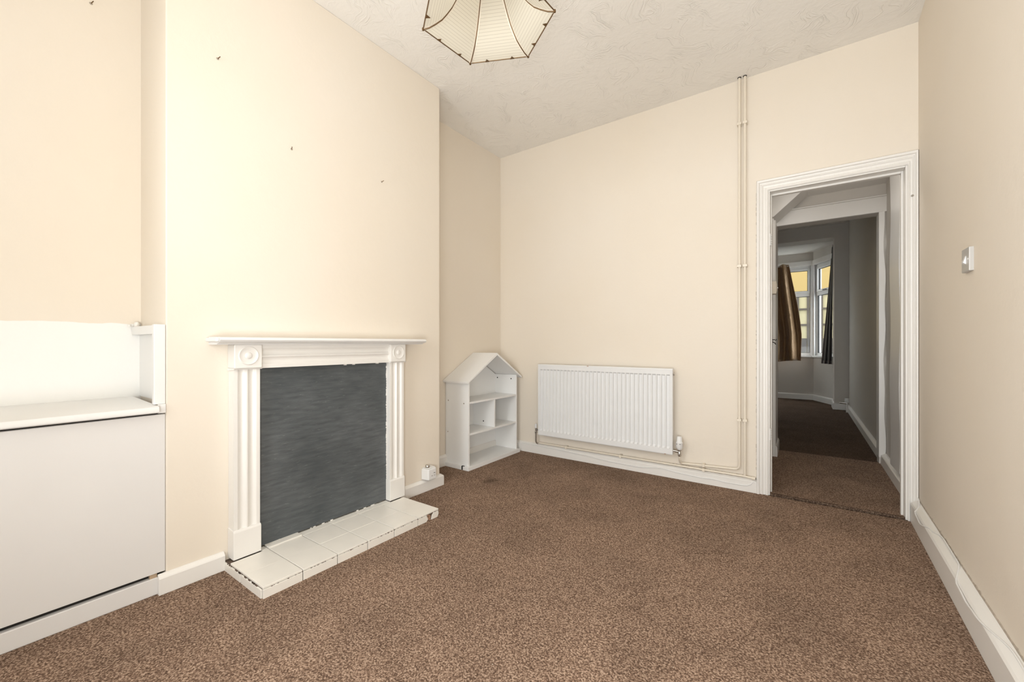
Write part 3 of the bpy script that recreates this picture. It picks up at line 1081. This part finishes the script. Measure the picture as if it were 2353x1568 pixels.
# frieze fluted along its length
prof_ = [(0.860, XC + 0.001)]
for i in range(49):
    t = i / 48
    prof_.append((0.860 + 0.106 * t, -1.983 + flute_depth(t) * 1.2))
prof_.append((0.966, XC + 0.001))
MB().loft([[(x, YL1 + .002, z) for z, x in prof_], [(x, YR0 - .002, z) for z, x in prof_]]).build('frieze', 'white', fp, smooth=True)
# mantel shelf with moulded nose
ms = [(XC + .001, 0.966), (-1.948, 0.966), (-1.944, 0.971), (-1.930, 0.974), (-1.918, 0.979), (-1.914, 0.986), (-1.917, 0.993), (-1.924, 0.997), (-1.928, 0.9975), (XC + .001, 0.999)]
m0, m1 = 0.655, 1.785


def mring(y, inset):
    return [(max(XC + .001, x), y, z) for x, z in ms]


rings = []
for yy, sc in ((m0 + 0.012, 1), (m1 - 0.010, 1)):
    rings.append([(x, yy, z) for x, z in ms])
mb = MB().loft(rings)
mb.build('mantel_shelf', 'white_clean', fp, smooth=True)
for a, b in ((m0, m0 + 0.012), (m1 - 0.010, m1)):
    B(XC + .001, -1.922, a, b, 0.978, 0.9945).build('shelf_nosing', 'white_clean', fp, bevel=0.004)

bd = MB().box(-2.030, -2.012, YL1 - 0.004, YR0 + 0.004, HZ + 0.004, 0.857)
bd.build('fireplace_board', 'board', bevel=0.001, label='dark slate grey painted board closing off the fireplace opening', category='board')
# ragged paint and filler round the board
mb = MB()
for k in range(46):
    y = YL1 + (YR0 - YL1) * k / 46
    if rnd.random() < 0.35:
        mb.box(-2.013, -2.0105, y, y + rnd.uniform(0.006, 0.015), HZ + 0.001, HZ + 0.003 + rnd.uniform(0.0, 0.003))
for k in range(50):
    z = 0.1 + 0.74 * k / 50
    w = rnd.uniform(0.001, 0.0045)
    mb.box(-2.013, -2.008, YR0 + 0.001 - w, YR0 + 0.002, z, z + rnd.uniform(0.008, 0.016))
for k in range(28):
    y = YL1 + (YR0 - YL1) * k / 28
    if rnd.random() < 0.2:
        mb.box(-2.013, -2.004, y, y + rnd.uniform(0.006, 0.02), 0.854, 0.8595)
mb.build('filler', 'white', fp, kind='stuff', label='ragged white filler round the edge of the board')

# ---------------------------------------------------------------- house-shaped bookcase
bk = empty('bookcase', (-2.21, 2.69, 0), 'white house-shaped children\'s bookcase with pitched roof in the alcove corner', 'bookcase')
X0, X1 = -2.328, -2.088       # back and front of the body
Y0, Y1 = 2.365, 3.020
ZE = 0.690
APZ, APY = 0.893, (2.335 + 3.065) / 2
B(X0, X1, Y0, Y0 + 0.015, 0.030, ZE).build('side_panel', 'laminate', bk, bevel=0.001)
B(X0, X1, Y1 - 0.015, Y1, 0.030, ZE).build('side_panel', 'laminate', bk, bevel=0.001)
MB().prism_x([(Y0 + .015, 0.030), (Y1 - .015, 0.030), (Y1 - .015, ZE), (APY, APZ - 0.026), (Y0 + .015, ZE)], X0, X0 + 0.006).build('back_panel', 'laminate', bk)
B(X0, X1 + 0.018, Y0 - 0.020, Y1 + 0.022, 0.0, 0.030).build('base_board', 'laminate', bk, bevel=0.0015)
for z in (0.505, 0.262):
    B(X0 + 0.006, X1 - 0.002, Y0 + 0.015, Y1 - 0.015, z, z + 0.014).build('shelf', 'laminate', bk, bevel=0.001)
B(X0 + 0.006, X1 - 0.004, APY - 0.007, APY + 0.007, 0.276, 0.505).build('divider', 'laminate', bk, bevel=0.001)
th = 0.014
e0, e1 = Y0 - 0.032, Y1 + 0.045
sl = (APZ - 0.678) / (APY - e0)
sl2 = (APZ - 0.678) / (e1 - APY)
MB().prism_x([(e0, 0.678), (APY, APZ), (APY, APZ - th * 1.35), (e0 + 0.004, 0.678 - th)], X0, X1 + 0.022).build('roof_panel', 'laminate', bk, bevel=0.001)
MB().prism_x([(APY, APZ - 0.0), (e1, 0.678), (e1 - 0.004, 0.678 - th), (APY, APZ - th * 1.35)], X0, X1 + 0.022).build('roof_panel', 'laminate', bk, bevel=0.001)
for x, z in ((X0 + 0.032, 0.672), (X0 + 0.03, 0.520), (X1 - 0.045, 0.508), (X0 + 0.024, 0.272)):
    MB().tube([(x, Y0 + 0.001, z), (x, Y0 - 0.0025, z)], 0.005, 10).build('screw_cap', 'chrome', bk)
for x, z in ((X0 + 0.03, 0.658), (X1 - 0.055, 0.655)):
    MB().tube([(x, Y1 - 0.0155, z), (x, Y1 - 0.014, z)], 0.006, 10).build('peg_hole', 'black', bk)
MB().tube([(X0 + 0.0065, 2.52, 0.655), (X0 + 0.005, 2.52, 0.655)], 0.005, 10).build('peg_hole', 'black', bk)
MB().tube([(X0 + 0.12, APY - 0.0075, 0.315), (X0 + 0.12, APY - 0.006, 0.315)], 0.006, 10).build('peg_hole', 'black', bk)
mb = B(X1 - 0.052, X1 - 0.040, Y0 - 0.0215, Y0 - 0.019, 0.002, 0.030)
mb.box(X1 - 0.050, X1 - 0.026, Y0 - 0.0215, Y0 - 0.010, 0.030, 0.0325)
mb.build('safety_strap', 'black', bk)

# ---------------------------------------------------------------- radiator
rd = empty('radiator', (-1.31, YB - 0.06, 0.185), 'long white ribbed panel radiator on the back wall', 'radiator')
RX0, RX1, RZ0, RZ1, RYF = -1.862, -0.752, 0.187, 0.787, 3.010
nch = 33
xs_ = []
marg = 0.014
pw = (RX1 - RX0 - 2 * marg) / nch
xs_.append((RX0, 0))
for k in range(nch):
    a = RX0 + marg + k * pw
    for q, d in ((0.10, 0), (0.22, 1), (0.5, 1.12), (0.78, 1), (0.90, 0)):
        xs_.append((a + q * pw, d))
xs_.append((RX1, 0))
zs_ = [(RZ0, 0), (RZ0 + 0.038, 0), (RZ0 + 0.052, 1), (RZ1 - 0.046, 1), (RZ1 - 0.036, 0), (RZ1, 0)]
mb = MB()
for z, kz in zs_:
    for x, d in xs_:
        mb.v.append((x, RYF + 0.0115 * d * kz, z))
nx = len(xs_)
for i in range(len(zs_) - 1):
    for j in range(nx - 1):
        a = i * nx + j
        mb.f.append((a, a + 1, a + nx + 1, a + nx))
mb.build('ribbed_face', 'radiator', rd, smooth=True)
mb = B(RX0 - 0.001, RX1 + 0.001, RYF, RYF + 0.028, RZ0 - 0.003, RZ0 + 0.003)
mb.box(RX0 - 0.001, RX0 + 0.003, RYF, RYF + 0.028, RZ0, RZ1)
mb.box(RX1 - 0.003, RX1 + 0.001, RYF, RYF + 0.028, RZ0, RZ1)
mb.build('rim', 'radiator', rd, bevel=0.002)
B(RX0 + 0.003, RX1 - 0.003, RYF + 0.020, RYF + 0.028, RZ0 + .003, RZ1 - 0.003).build('back_sheet', 'radiator', rd)
MB().prism_x([(RYF - 0.001, RZ1 - 0.006), (RYF + 0.0, RZ1 + 0.003), (RYF + 0.005, RZ1 + 0.006), (RYF + 0.045, RZ1 + 0.006), (RYF + 0.045, RZ1 - 0.006)], RX0 - 0.002, RX1 + 0.002).build('top_cover', 'radiator', rd, bevel=0.002)
for x in (RX0 + 0.15, RX1 - 0.15):
    B(x, x + 0.03, RYF + 0.028, YB - 0.001, RZ0 + 0.05, RZ1 - 0.05).build('wall_bracket', 'radiator', rd)
MB().tube([(RX1 + 0.001, RYF + 0.018, RZ1 - 0.035), (RX1 + 0.010, RYF + 0.018, RZ1 - 0.035)], 0.008, 6).build('bleed_plug', 'chrome', rd)
MB().tube([(RX0, RYF + 0.018, RZ0 + 0.035), (RX0 - 0.03, RYF + 0.018, RZ0 + 0.035)], 0.009, 10).build('tail', 'chrome', rd, smooth=True)
B(-1.405, -1.392, RYF - 0.002, RYF + 0.002, RZ1 + 0.001, RZ1 + 0.0055).build('rust_chip', 'brick', rd, label='rusty chip on the top edge')
B(RX1 - 0.055, RX1 - 0.045, RYF - 0.0015, RYF + 0.002, RZ0 - 0.0035, RZ0 + 0.001).build('rust_chip', 'brick', rd, label='rusty chip at the lower right edge')

# left lockshield valve
VXL = RX0 - 0.032
lv = empty('lockshield_valve', (VXL, RYF + 0.018, 0.10), 'slim white capped valve at the left end of the radiator', 'valve')
MB().lathe([(0, 0), (0.009, 0), (0.010, 0.004), (0.0095, 0.034), (0.007, 0.037), (0, 0.037)], (VXL, RYF + 0.018, 0.237), seg=16).build('cap', 'plastic', lv, smooth=True)
MB().lathe([(0, 0), (0.009, 0), (0.011, 0.003), (0.011, 0.012), (0.008, 0.015), (0.008, 0.035), (0.010, 0.037), (0.010, 0.044), (0, 0.044)], (VXL, RYF + 0.018, 0.193), seg=8).build('valve_body', 'chrome', lv, smooth=True)
MB().tube([(VXL, RYF + 0.018, 0.193), (VXL, RYF + 0.018, 0.125), (VXL + 0.004, RYF + 0.022, 0.108), (VXL + 0.015, RYF + 0.030, 0.102)], 0.0075, 12).build('valve_pipe', 'chrome', lv, smooth=True)
# right thermostatic valve
VXR = RX1 + 0.045
PY = YB - 0.030   # pipe centreline distance from wall
rv = empty('thermostatic_valve', (VXR, RYF + 0.018, 0.12), 'white thermostatic valve with chrome body at the right end of the radiator', 'valve')
MB().lathe([(0, 0), (0.014, 0), (0.017, 0.006), (0.023, 0.014), (0.024, 0.050), (0.019, 0.056), (0.0175, 0.086), (0.015, 0.092), (0, 0.093)], (VXR, RYF + 0.010, 0.228), seg=20).build('valve_head', 'plastic', rv, smooth=True)
for a in (-2.1, -1.2):
    cx, cy = VXR + 0.0235 * math.cos(a), RYF + 0.010 + 0.0235 * math.sin(a)
    B(cx - 0.004, cx + 0.004, cy - 0.0012, cy + 0.0012, 0.268, 0.271).build('dial_mark', 'black', rv)
MB().lathe([(0, 0), (0.010, 0), (0.012, 0.004), (0.010, 0.012), (0.008, 0.02), (0.014, 0.026), (0.014, 0.034), (0, 0.034)], (VXR, RYF + 0.012, 0.196), seg=12).build('valve_body', 'chrome', rv, smooth=True)
MB().tube([(RX1, RYF + 0.018, 0.212), (VXR - 0.03, RYF + 0.018, 0.212), (VXR - 0.028, RYF + 0.016, 0.212), (VXR, RYF + 0.014, 0.210)], [0.007, 0.007, 0.010, 0.009], 12).build('tail', 'chrome', rv, smooth=True)
MB().lathe([(0, 0), (0.010, 0), (0.012, 0.003), (0.012, 0.014), (0.009, 0.018), (0, 0.018)], (VXR, RYF + 0.012, 0.180), seg=6).build('nut', 'chrome', rv)
MB().tube([(VXR, RYF + 0.012, 0.182), (VXR, RYF + 0.020, 0.150), (VXR, RYF + 0.044, 0.128), (VXR + 0.002, PY, 0.122)], 0.0075, 12).build('valve_pipe', 'pipe', rv, smooth=True)


def arc_pts(p0, p1, p2, n=6, r=0.03):
    """round the corner p0-p1-p2"""
    p0, p1, p2 = Vector(p0), Vector(p1), Vector(p2)
    a = p1 + (p0 - p1).normalized() * r
    b = p1 + (p2 - p1).normalized() * r
    return [a * (1 - t) ** 2 + p1 * 2 * t * (1 - t) + b * t ** 2 for t in [i / n for i in range(n + 1)]]


XPA, XPB = -0.343, -0.311
pa = empty('heating_pipe', (XPA, PY, 0.12), 'thin cream painted pipe, the left one of the vertical pair, running to the thermostatic valve', 'pipe')
pts = [(XPA, PY, H)] + arc_pts((XPA, PY, H), (XPA, PY, 0.142), (VXR, PY, 0.121)) + [(VXR + 0.004, PY, 0.122)]
MB().tube(pts, 0.0075, 14).build('pipe_run', 'pipe', pa, smooth=True)
pb_ = empty('heating_pipe', (XPB, PY, 0.09), 'thin cream painted pipe, the right one of the vertical pair, running under the radiator', 'pipe')
pts = [(XPB, PY, H)] + arc_pts((XPB, PY, H), (XPB, PY, 0.102), (XPB - 0.1, PY, 0.102), r=0.015) + [(VXL + 0.012, PY - 0.004, 0.102)]
MB().tube(pts, 0.0075, 14).build('pipe_run', 'pipe', pb_, smooth=True)
MB().tube([(XPB - 0.01, PY, 0.102), (-0.262, PY, 0.098)], 0.0078, 14).build('pipe_stub', 'pipe', pb_, smooth=True)
MB().tube([(-0.272, PY, 0.0985), (-0.252, PY, 0.0975)], 0.011, 12).build('end_coupling', 'pipe', pb_, smooth=True)
MB().tube([(-0.254, PY, 0.0975), (-0.250, PY, 0.0973)], 0.006, 12).build('open_end', 'dark_hole', pb_, smooth=True)


def clip_mb(x, z, horizontal=False):
    m_ = MB()
    if horizontal:
        m_.box(x - 0.008, x + 0.008, PY - 0.011, YB - 0.001, z - 0.011, z - 0.008)
        m_.box(x - 0.008, x + 0.008, PY - 0.011, YB - 0.001, z + 0.008, z + 0.011)
        m_.box(x - 0.008, x + 0.008, PY - 0.0115, PY - 0.0078, z - 0.011, z + 0.011)
    else:
        m_.box(x - 0.0125, x - 0.008, PY - 0.011, YB - 0.001, z - 0.008, z + 0.008)
        m_.box(x + 0.008, x + 0.0125, PY - 0.011, YB - 0.001, z - 0.008, z + 0.008)
        m_.box(x - 0.0125, x + 0.0125, PY - 0.0115, PY - 0.0078, z - 0.008, z + 0.008)
    return m_


for z in (2.415, 1.480, 0.468):
    clip_mb(XPA - 0.001, z).build('pipe_clip', 'pipe', pa, bevel=0.001)
    clip_mb(XPB + 0.001, z).build('pipe_clip', 'pipe', pb_, bevel=0.001)
clip_mb(-0.56, 0.1315, True).build('pipe_clip', 'pipe', pa, bevel=0.001)
for x in (-1.62, -1.15, -0.56):
    clip_mb(x, 0.102, True).build('pipe_clip', 'pipe', pb_, bevel=0.001)
mb = MB()
MB().tube([(XPA, PY, H - 0.004), (XPA, PY, H + 0.0)], 0.011, 14).build('ceiling_collar', 'dark_hole', pa)
MB().tube([(XPB, PY, H - 0.004), (XPB, PY, H + 0.0)], 0.011, 14).build('ceiling_collar', 'dark_hole', pb_)
# raw broken plaster between skirting and pipes
mb = MB()
rnd = random.Random(21)
x = -0.80
rings = []
while x < -0.262:
    rings.append([(x, YB - 0.0005, 0.080), (x, YB - 0.004 - rnd.uniform(0, .004), 0.084), (x, YB - 0.0035, 0.097 + rnd.uniform(-.004, .004)), (x, YB - 0.0005, 0.101 + rnd.uniform(-.004, .004))])
    x += rnd.uniform(0.006, 0.014)
mb.loft(rings)
mb.build('broken_plaster', 'mastic', kind='stuff', label='rough exposed plaster edge between the baseboard and the pipes', category='plaster')


# ---------------------------------------------------------------- cables
def wavy(keys, n=90):
    """smooth interpolation of (s, h) keys"""
    out = []
    for i in range(n + 1):
        s_ = keys[0][0] + (keys[-1][0] - keys[0][0]) * i / n
        for (a, ha), (b, hb) in zip(keys, keys[1:]):
            if a <= s_ <= b:
                t = (s_ - a) / (b - a)
                t = t * t * (3 - 2 * t)
                out.append((s_, ha + (hb - ha) * t))
                break
    return out


k = wavy([(-2.07, 0.073), (-1.75, 0.069), (-1.50, 0.060), (-1.22, 0.043), (-1.02, 0.040), (-0.85, 0.060), (-0.70, 0.047), (-0.57, 0.042), (-0.50, 0.047), (-0.43, 0.040), (-0.34, 0.040), (-0.29, 0.044), (-0.258, 0.082)])
pts = []
for s_, h_ in k:
    yf = YB - 0.0200 if h_ < 0.068 else YB - 0.0200 + (h_ - 0.068) * 0.8
    pts.append((s_, yf - 0.0034, h_))
MB().tube(pts, 0.0032, 8).build('telephone_cable', 'white_clean', smooth=True, label='thin white cable looping along the face of the back baseboard', category='cable')
k = wavy([(0.9, 0.11), (1.45, 0.118), (1.70, 0.122), (1.93, 0.100), (2.02, 0.092), (2.12, 0.098), (2.30, 0.128), (2.50, 0.131), (2.66, 0.112), (2.80, 0.086), (2.90, 0.092), (2.98, 0.118), (3.05, 0.14)])
pts = []
for s_, h_ in k:
    t = min(1, max(0, (h_ - 0.100) / 0.025))
    xo = 0.0345 - 0.030 * t
    pts.append((xr(s_) - xo - 0.0032, s_, h_ + 0.001))
MB().tube(pts, 0.0030, 8).build('telephone_cable', 'white_clean', smooth=True, label='white cable snaking over the sloping baseboard of the right-hand wall', category='cable')
mb = MB()
rings = []
rnd = random.Random(33)
y = 1.3
while y < 3.06:
    big = 0.008 if 2.35 < y < 2.62 or rnd.random() < .12 else 0.0015
    z1 = 0.128 + rnd.uniform(0, big)
    rings.append([(xr(y) + 0.002, y, 0.118), (xr(y) - 0.004, y, 0.120), (xr(y) - 0.0022, y, z1), (xr(y) + 0.002, y, z1 + 0.001)])
    y += rnd.uniform(0.01, 0.025)
mb.loft(rings)
mb.build('crumbled_plaster', 'mastic', kind='stuff', label='crumbling plaster line along the top of the right baseboard', category='plaster')

# ---------------------------------------------------------------- valve box by the hearth
bxs = empty('socket_box', (-2.0, 1.885, 0.078), 'small white wall box with a round silver knob on the baseboard right of the hearth', 'socket box')
MB().prism_z([(XC + .001, 1.842), (-1.985, 1.848), (-1.975, 1.856), (-1.975, 1.918), (-1.985, 1.926), (XC + .001, 1.932)], 0.083, 0.152).build('case', 'plastic', bxs, bevel=0.004)
B(XC + .001, -1.990, 1.850, 1.924, 0.152, 0.158).build('case_top', 'plastic', bxs, bevel=0.003)
MB().lathe([(0, 0), (0.014, 0), (0.015, 0.003), (0.015, 0.013), (0.013, 0.016), (0, 0.016)], (-2.008, 1.872, 0.158), seg=20).build('knob', 'chrome', bxs, smooth=True)
B(-1.9755, -1.9738, 1.896, 1.908, 0.122, 0.125).build('vent_slot', 'black', bxs)
for y in (1.876, 1.898):
    B(-1.9755, -1.9738, y, y + 0.010, 0.106, 0.1085).build('vent_slot', 'grout', bxs)
MB().tube([(-1.995, 1.885, 0.083), (-1.995, 1.905, 0.079), (-2.0, 1.95, 0.081), (-2.012, 1.995, 0.083)], 0.003, 8).build('cable', 'plastic', bxs, smooth=True)

# ---------------------------------------------------------------- light switch
sy0, sy1 = 2.118, 2.200
sw = empty('light_switch', (xr(2.16), 2.16, 1.228), 'square white light switch with a single rocker on the right-hand wall', 'switch')
sx = xr(2.16)
B(sx - 0.013, sx + 0.002, sy0, sy1, 1.229, 1.314).build('face_plate', 'plate_grey', sw, bevel=0.0025)
MB().prism_y([(sx - 0.012, 1.255), (sx - 0.0205, 1.262), (sx - 0.013, 1.287), (sx - 0.012, 1.287)], 2.150, 2.168).build('rocker', 'plastic', sw, bevel=0.0008)
for y in (2.128, 2.190):
    MB().tube([(sx - 0.0125, y, 1.2715), (sx - 0.0142, y, 1.2715)], 0.0032, 10).build('screw_cap', 'plastic', sw)

# ---------------------------------------------------------------- nails left in the walls


def nail(loc, lab, ang):
    n_ = empty('nail', loc, lab, 'nail')
    x_, y_, z_ = loc
    MB().lathe([(0.0055, 0.0), (0.004, 0.0012), (0.0, 0.0014)], (x_, y_, z_), 'X', 10).build('plug', 'mastic', n_, smooth=True)
    MB().tube([(x_ - 0.004, y_, z_), (x_ + 0.008, y_ + 0.002 * ang, z_ + 0.002), (x_ + 0.014, y_ + 0.005 * ang, z_ + 0.006)], 0.0016, 8).build('shank', 'brass', n_, smooth=True)


def on_x(u, v_, X):
    t = (u - 1176.5) / F_PX
    dx, dy = -0.5788 + 0.8154 * t, 0.8154 + 0.5788 * t
    d = X / dx
    return (X, dy * d, CAM_Z - (v_ - 790) / F_PX * d)


nail(on_x(500, 135, XC), 'small nail high on the chimney breast, leftmost of its three', 1)
nail(on_x(670, 343, XC), 'small nail in the chimney breast, between the other two', -1)
nail(on_x(877, 418, XC), 'small bent nail in the chimney breast, the lowest and nearest the radiator', 1)
nail(on_x(209, 8, -2.37), 'small nail at the very top of the left alcove wall', 1)

# ---------------------------------------------------------------- pendant light
K = 1.2
CX, CY, ZR, RR = -0.956, 1.188, 0.97 + K, 0.25
camR = Vector((0.8154, 0.5788))
camF = Vector((-0.5788, 0.8154))


def w2(r, fw):
    return camR * r + camF * fw


Apt, Dpt = w2(-.2842 * K, 1.3043 * K), w2(.1301 * K, 1.2327 * K)
CX, CY = (Apt.x + Dpt.x) / 2, (Apt.y + Dpt.y) / 2
ang0 = math.atan2(Apt.y - CY, Apt.x - CX)
pl = empty('pendant_light', (CX, CY, ZR), 'hanging ceiling lamp with a six-sided flared cream shade and dark metal ribs', 'pendant lamp')
prof_s = [(0.0, 0.0), (0.10, 0.004), (0.2, 0.014), (0.3, 0.027), (0.38, 0.046), (0.454, 0.067), (0.54, 0.102), (0.636, 0.148), (0.73, 0.205), (0.80, 0.262), (0.84, 0.30)]


def corner(k, s_, dz=0.0, rad=RR):
    a = ang0 + k * PI / 3
    return Vector((CX + rad * (1 - s_) * math.cos(a), CY + rad * (1 - s_) * math.sin(a), ZR + dz))


for k in range(6):
    mb = MB()
    uv = {}
    nw = 6
    acc = 0
    for i, (s_, dz) in enumerate(prof_s):
        if i:
            acc += math.hypot((s_ - prof_s[i - 1][0]) * RR, dz - prof_s[i - 1][1])
        p, q = corner(k, s_, dz), corner(k + 1, s_, dz)
        for j in range(nw + 1):
            t = j / nw
            pt = p.lerp(q, t)
            uv[len(mb.v)] = (t, acc / 0.40)
            mb.v.append(tuple(pt))
    for i in range(len(prof_s) - 1):
        for j in range(nw):
            a = i * (nw + 1) + j
            mb.f.append((a, a + 1, a + nw + 2, a + nw + 1))
    mb.build('shade_panel', 'shade', pl, smooth=True, uv=uv)
    MB().tube([corner(k, s_, dz - 0.003, RR) for s_, dz in prof_s], 0.0020, 8).build('rib', 'brass', pl, smooth=True)
    # pale binding strips either side of the rib
    for sgn in (1, -1):
        mb = MB()
        for s_, dz in prof_s:
            p, q = corner(k, s_, dz - 0.001), corner(k + sgn, s_, dz - 0.001)
            e_ = (q - p).normalized()
            mb.v += [tuple(p), tuple(p + e_ * 0.0075)]
        for i in range(len(prof_s) - 1):
            mb.f.append((2 * i, 2 * i + 1, 2 * i + 3, 2 * i + 2))
        mb.build('binding', 'rod_pale', pl, solid=0.0008)
    p, q = corner(k, 0), corner(k + 1, 0)
    MB().tube([p, q], 0.0021, 8).build('rim_rod', 'brass', pl, smooth=True)
    MB().lathe([(0, -0.006), (0.004, -0.005), (0.0048, 0), (0.004, 0.004), (0, 0.005)], tuple(p), seg=10).build('corner_ball', 'brass', pl, smooth=True)
    e_ = (q - p).normalized()
    inw = Vector((CX, CY, ZR)) - (p + q) / 2
    inw.normalize()
    for t in (0.27, 0.70):
        c_ = p.lerp(q, t)
        a_, b_, d_ = c_ - e_ * 0.009, c_ + e_ * 0.009, c_ + inw * 0.017 + Vector((0, 0, -0.0015))
        mb = MB()
        up = Vector((0, 0, -0.0012))
        dn_ = Vector((0, 0, -0.0032))
        lo = [a_ + up, c_ - e_ * .005 + inw * .008 + up, d_ + up, c_ + e_ * .005 + inw * .007 + up, b_ + up]
        mb.loft([lo, [x_ + dn_ * .6 for x_ in lo]])
        mb.build('clip', 'brass', pl)
MB().lathe([(0.0, 0), (0.043, 0), (0.045, 0.004), (0.030, 0.014), (0.014, 0.02), (0.012, 0.03), (0, 0.03)], (CX, CY, ZR + 0.298), seg=18).build('top_cap', 'brass', pl, smooth=True)
MB().lathe([(0.0, 0), (0.019, 0), (0.020, 0.03), (0.017, 0.05), (0.012, 0.065), (0, 0.065)], (CX, CY, ZR + 0.235), seg=18).build('lamp_holder', 'plastic', pl, smooth=True)
MB().lathe([(0.0, 0), (0.014, 0.002), (0.026, 0.015), (0.030, 0.034), (0.026, 0.055), (0.015, 0.078), (0.013, 0.095), (0, 0.095)], (CX, CY, ZR + 0.145), seg=20).build('light_bulb', 'bulb', pl, smooth=True)
MB().tube([(CX, CY, ZR + 0.325), (CX, CY, H - 0.02)], 0.0035, 8).build('flex', 'plastic', pl, smooth=True)
MB().lathe([(0.0, 0), (0.010, 0), (0.030, 0.008), (0.042, 0.024), (0.043, 0.0295), (0, 0.0295)], (CX, CY, H - 0.030), seg=24).build('ceiling_rose', 'plastic', pl, smooth=True)
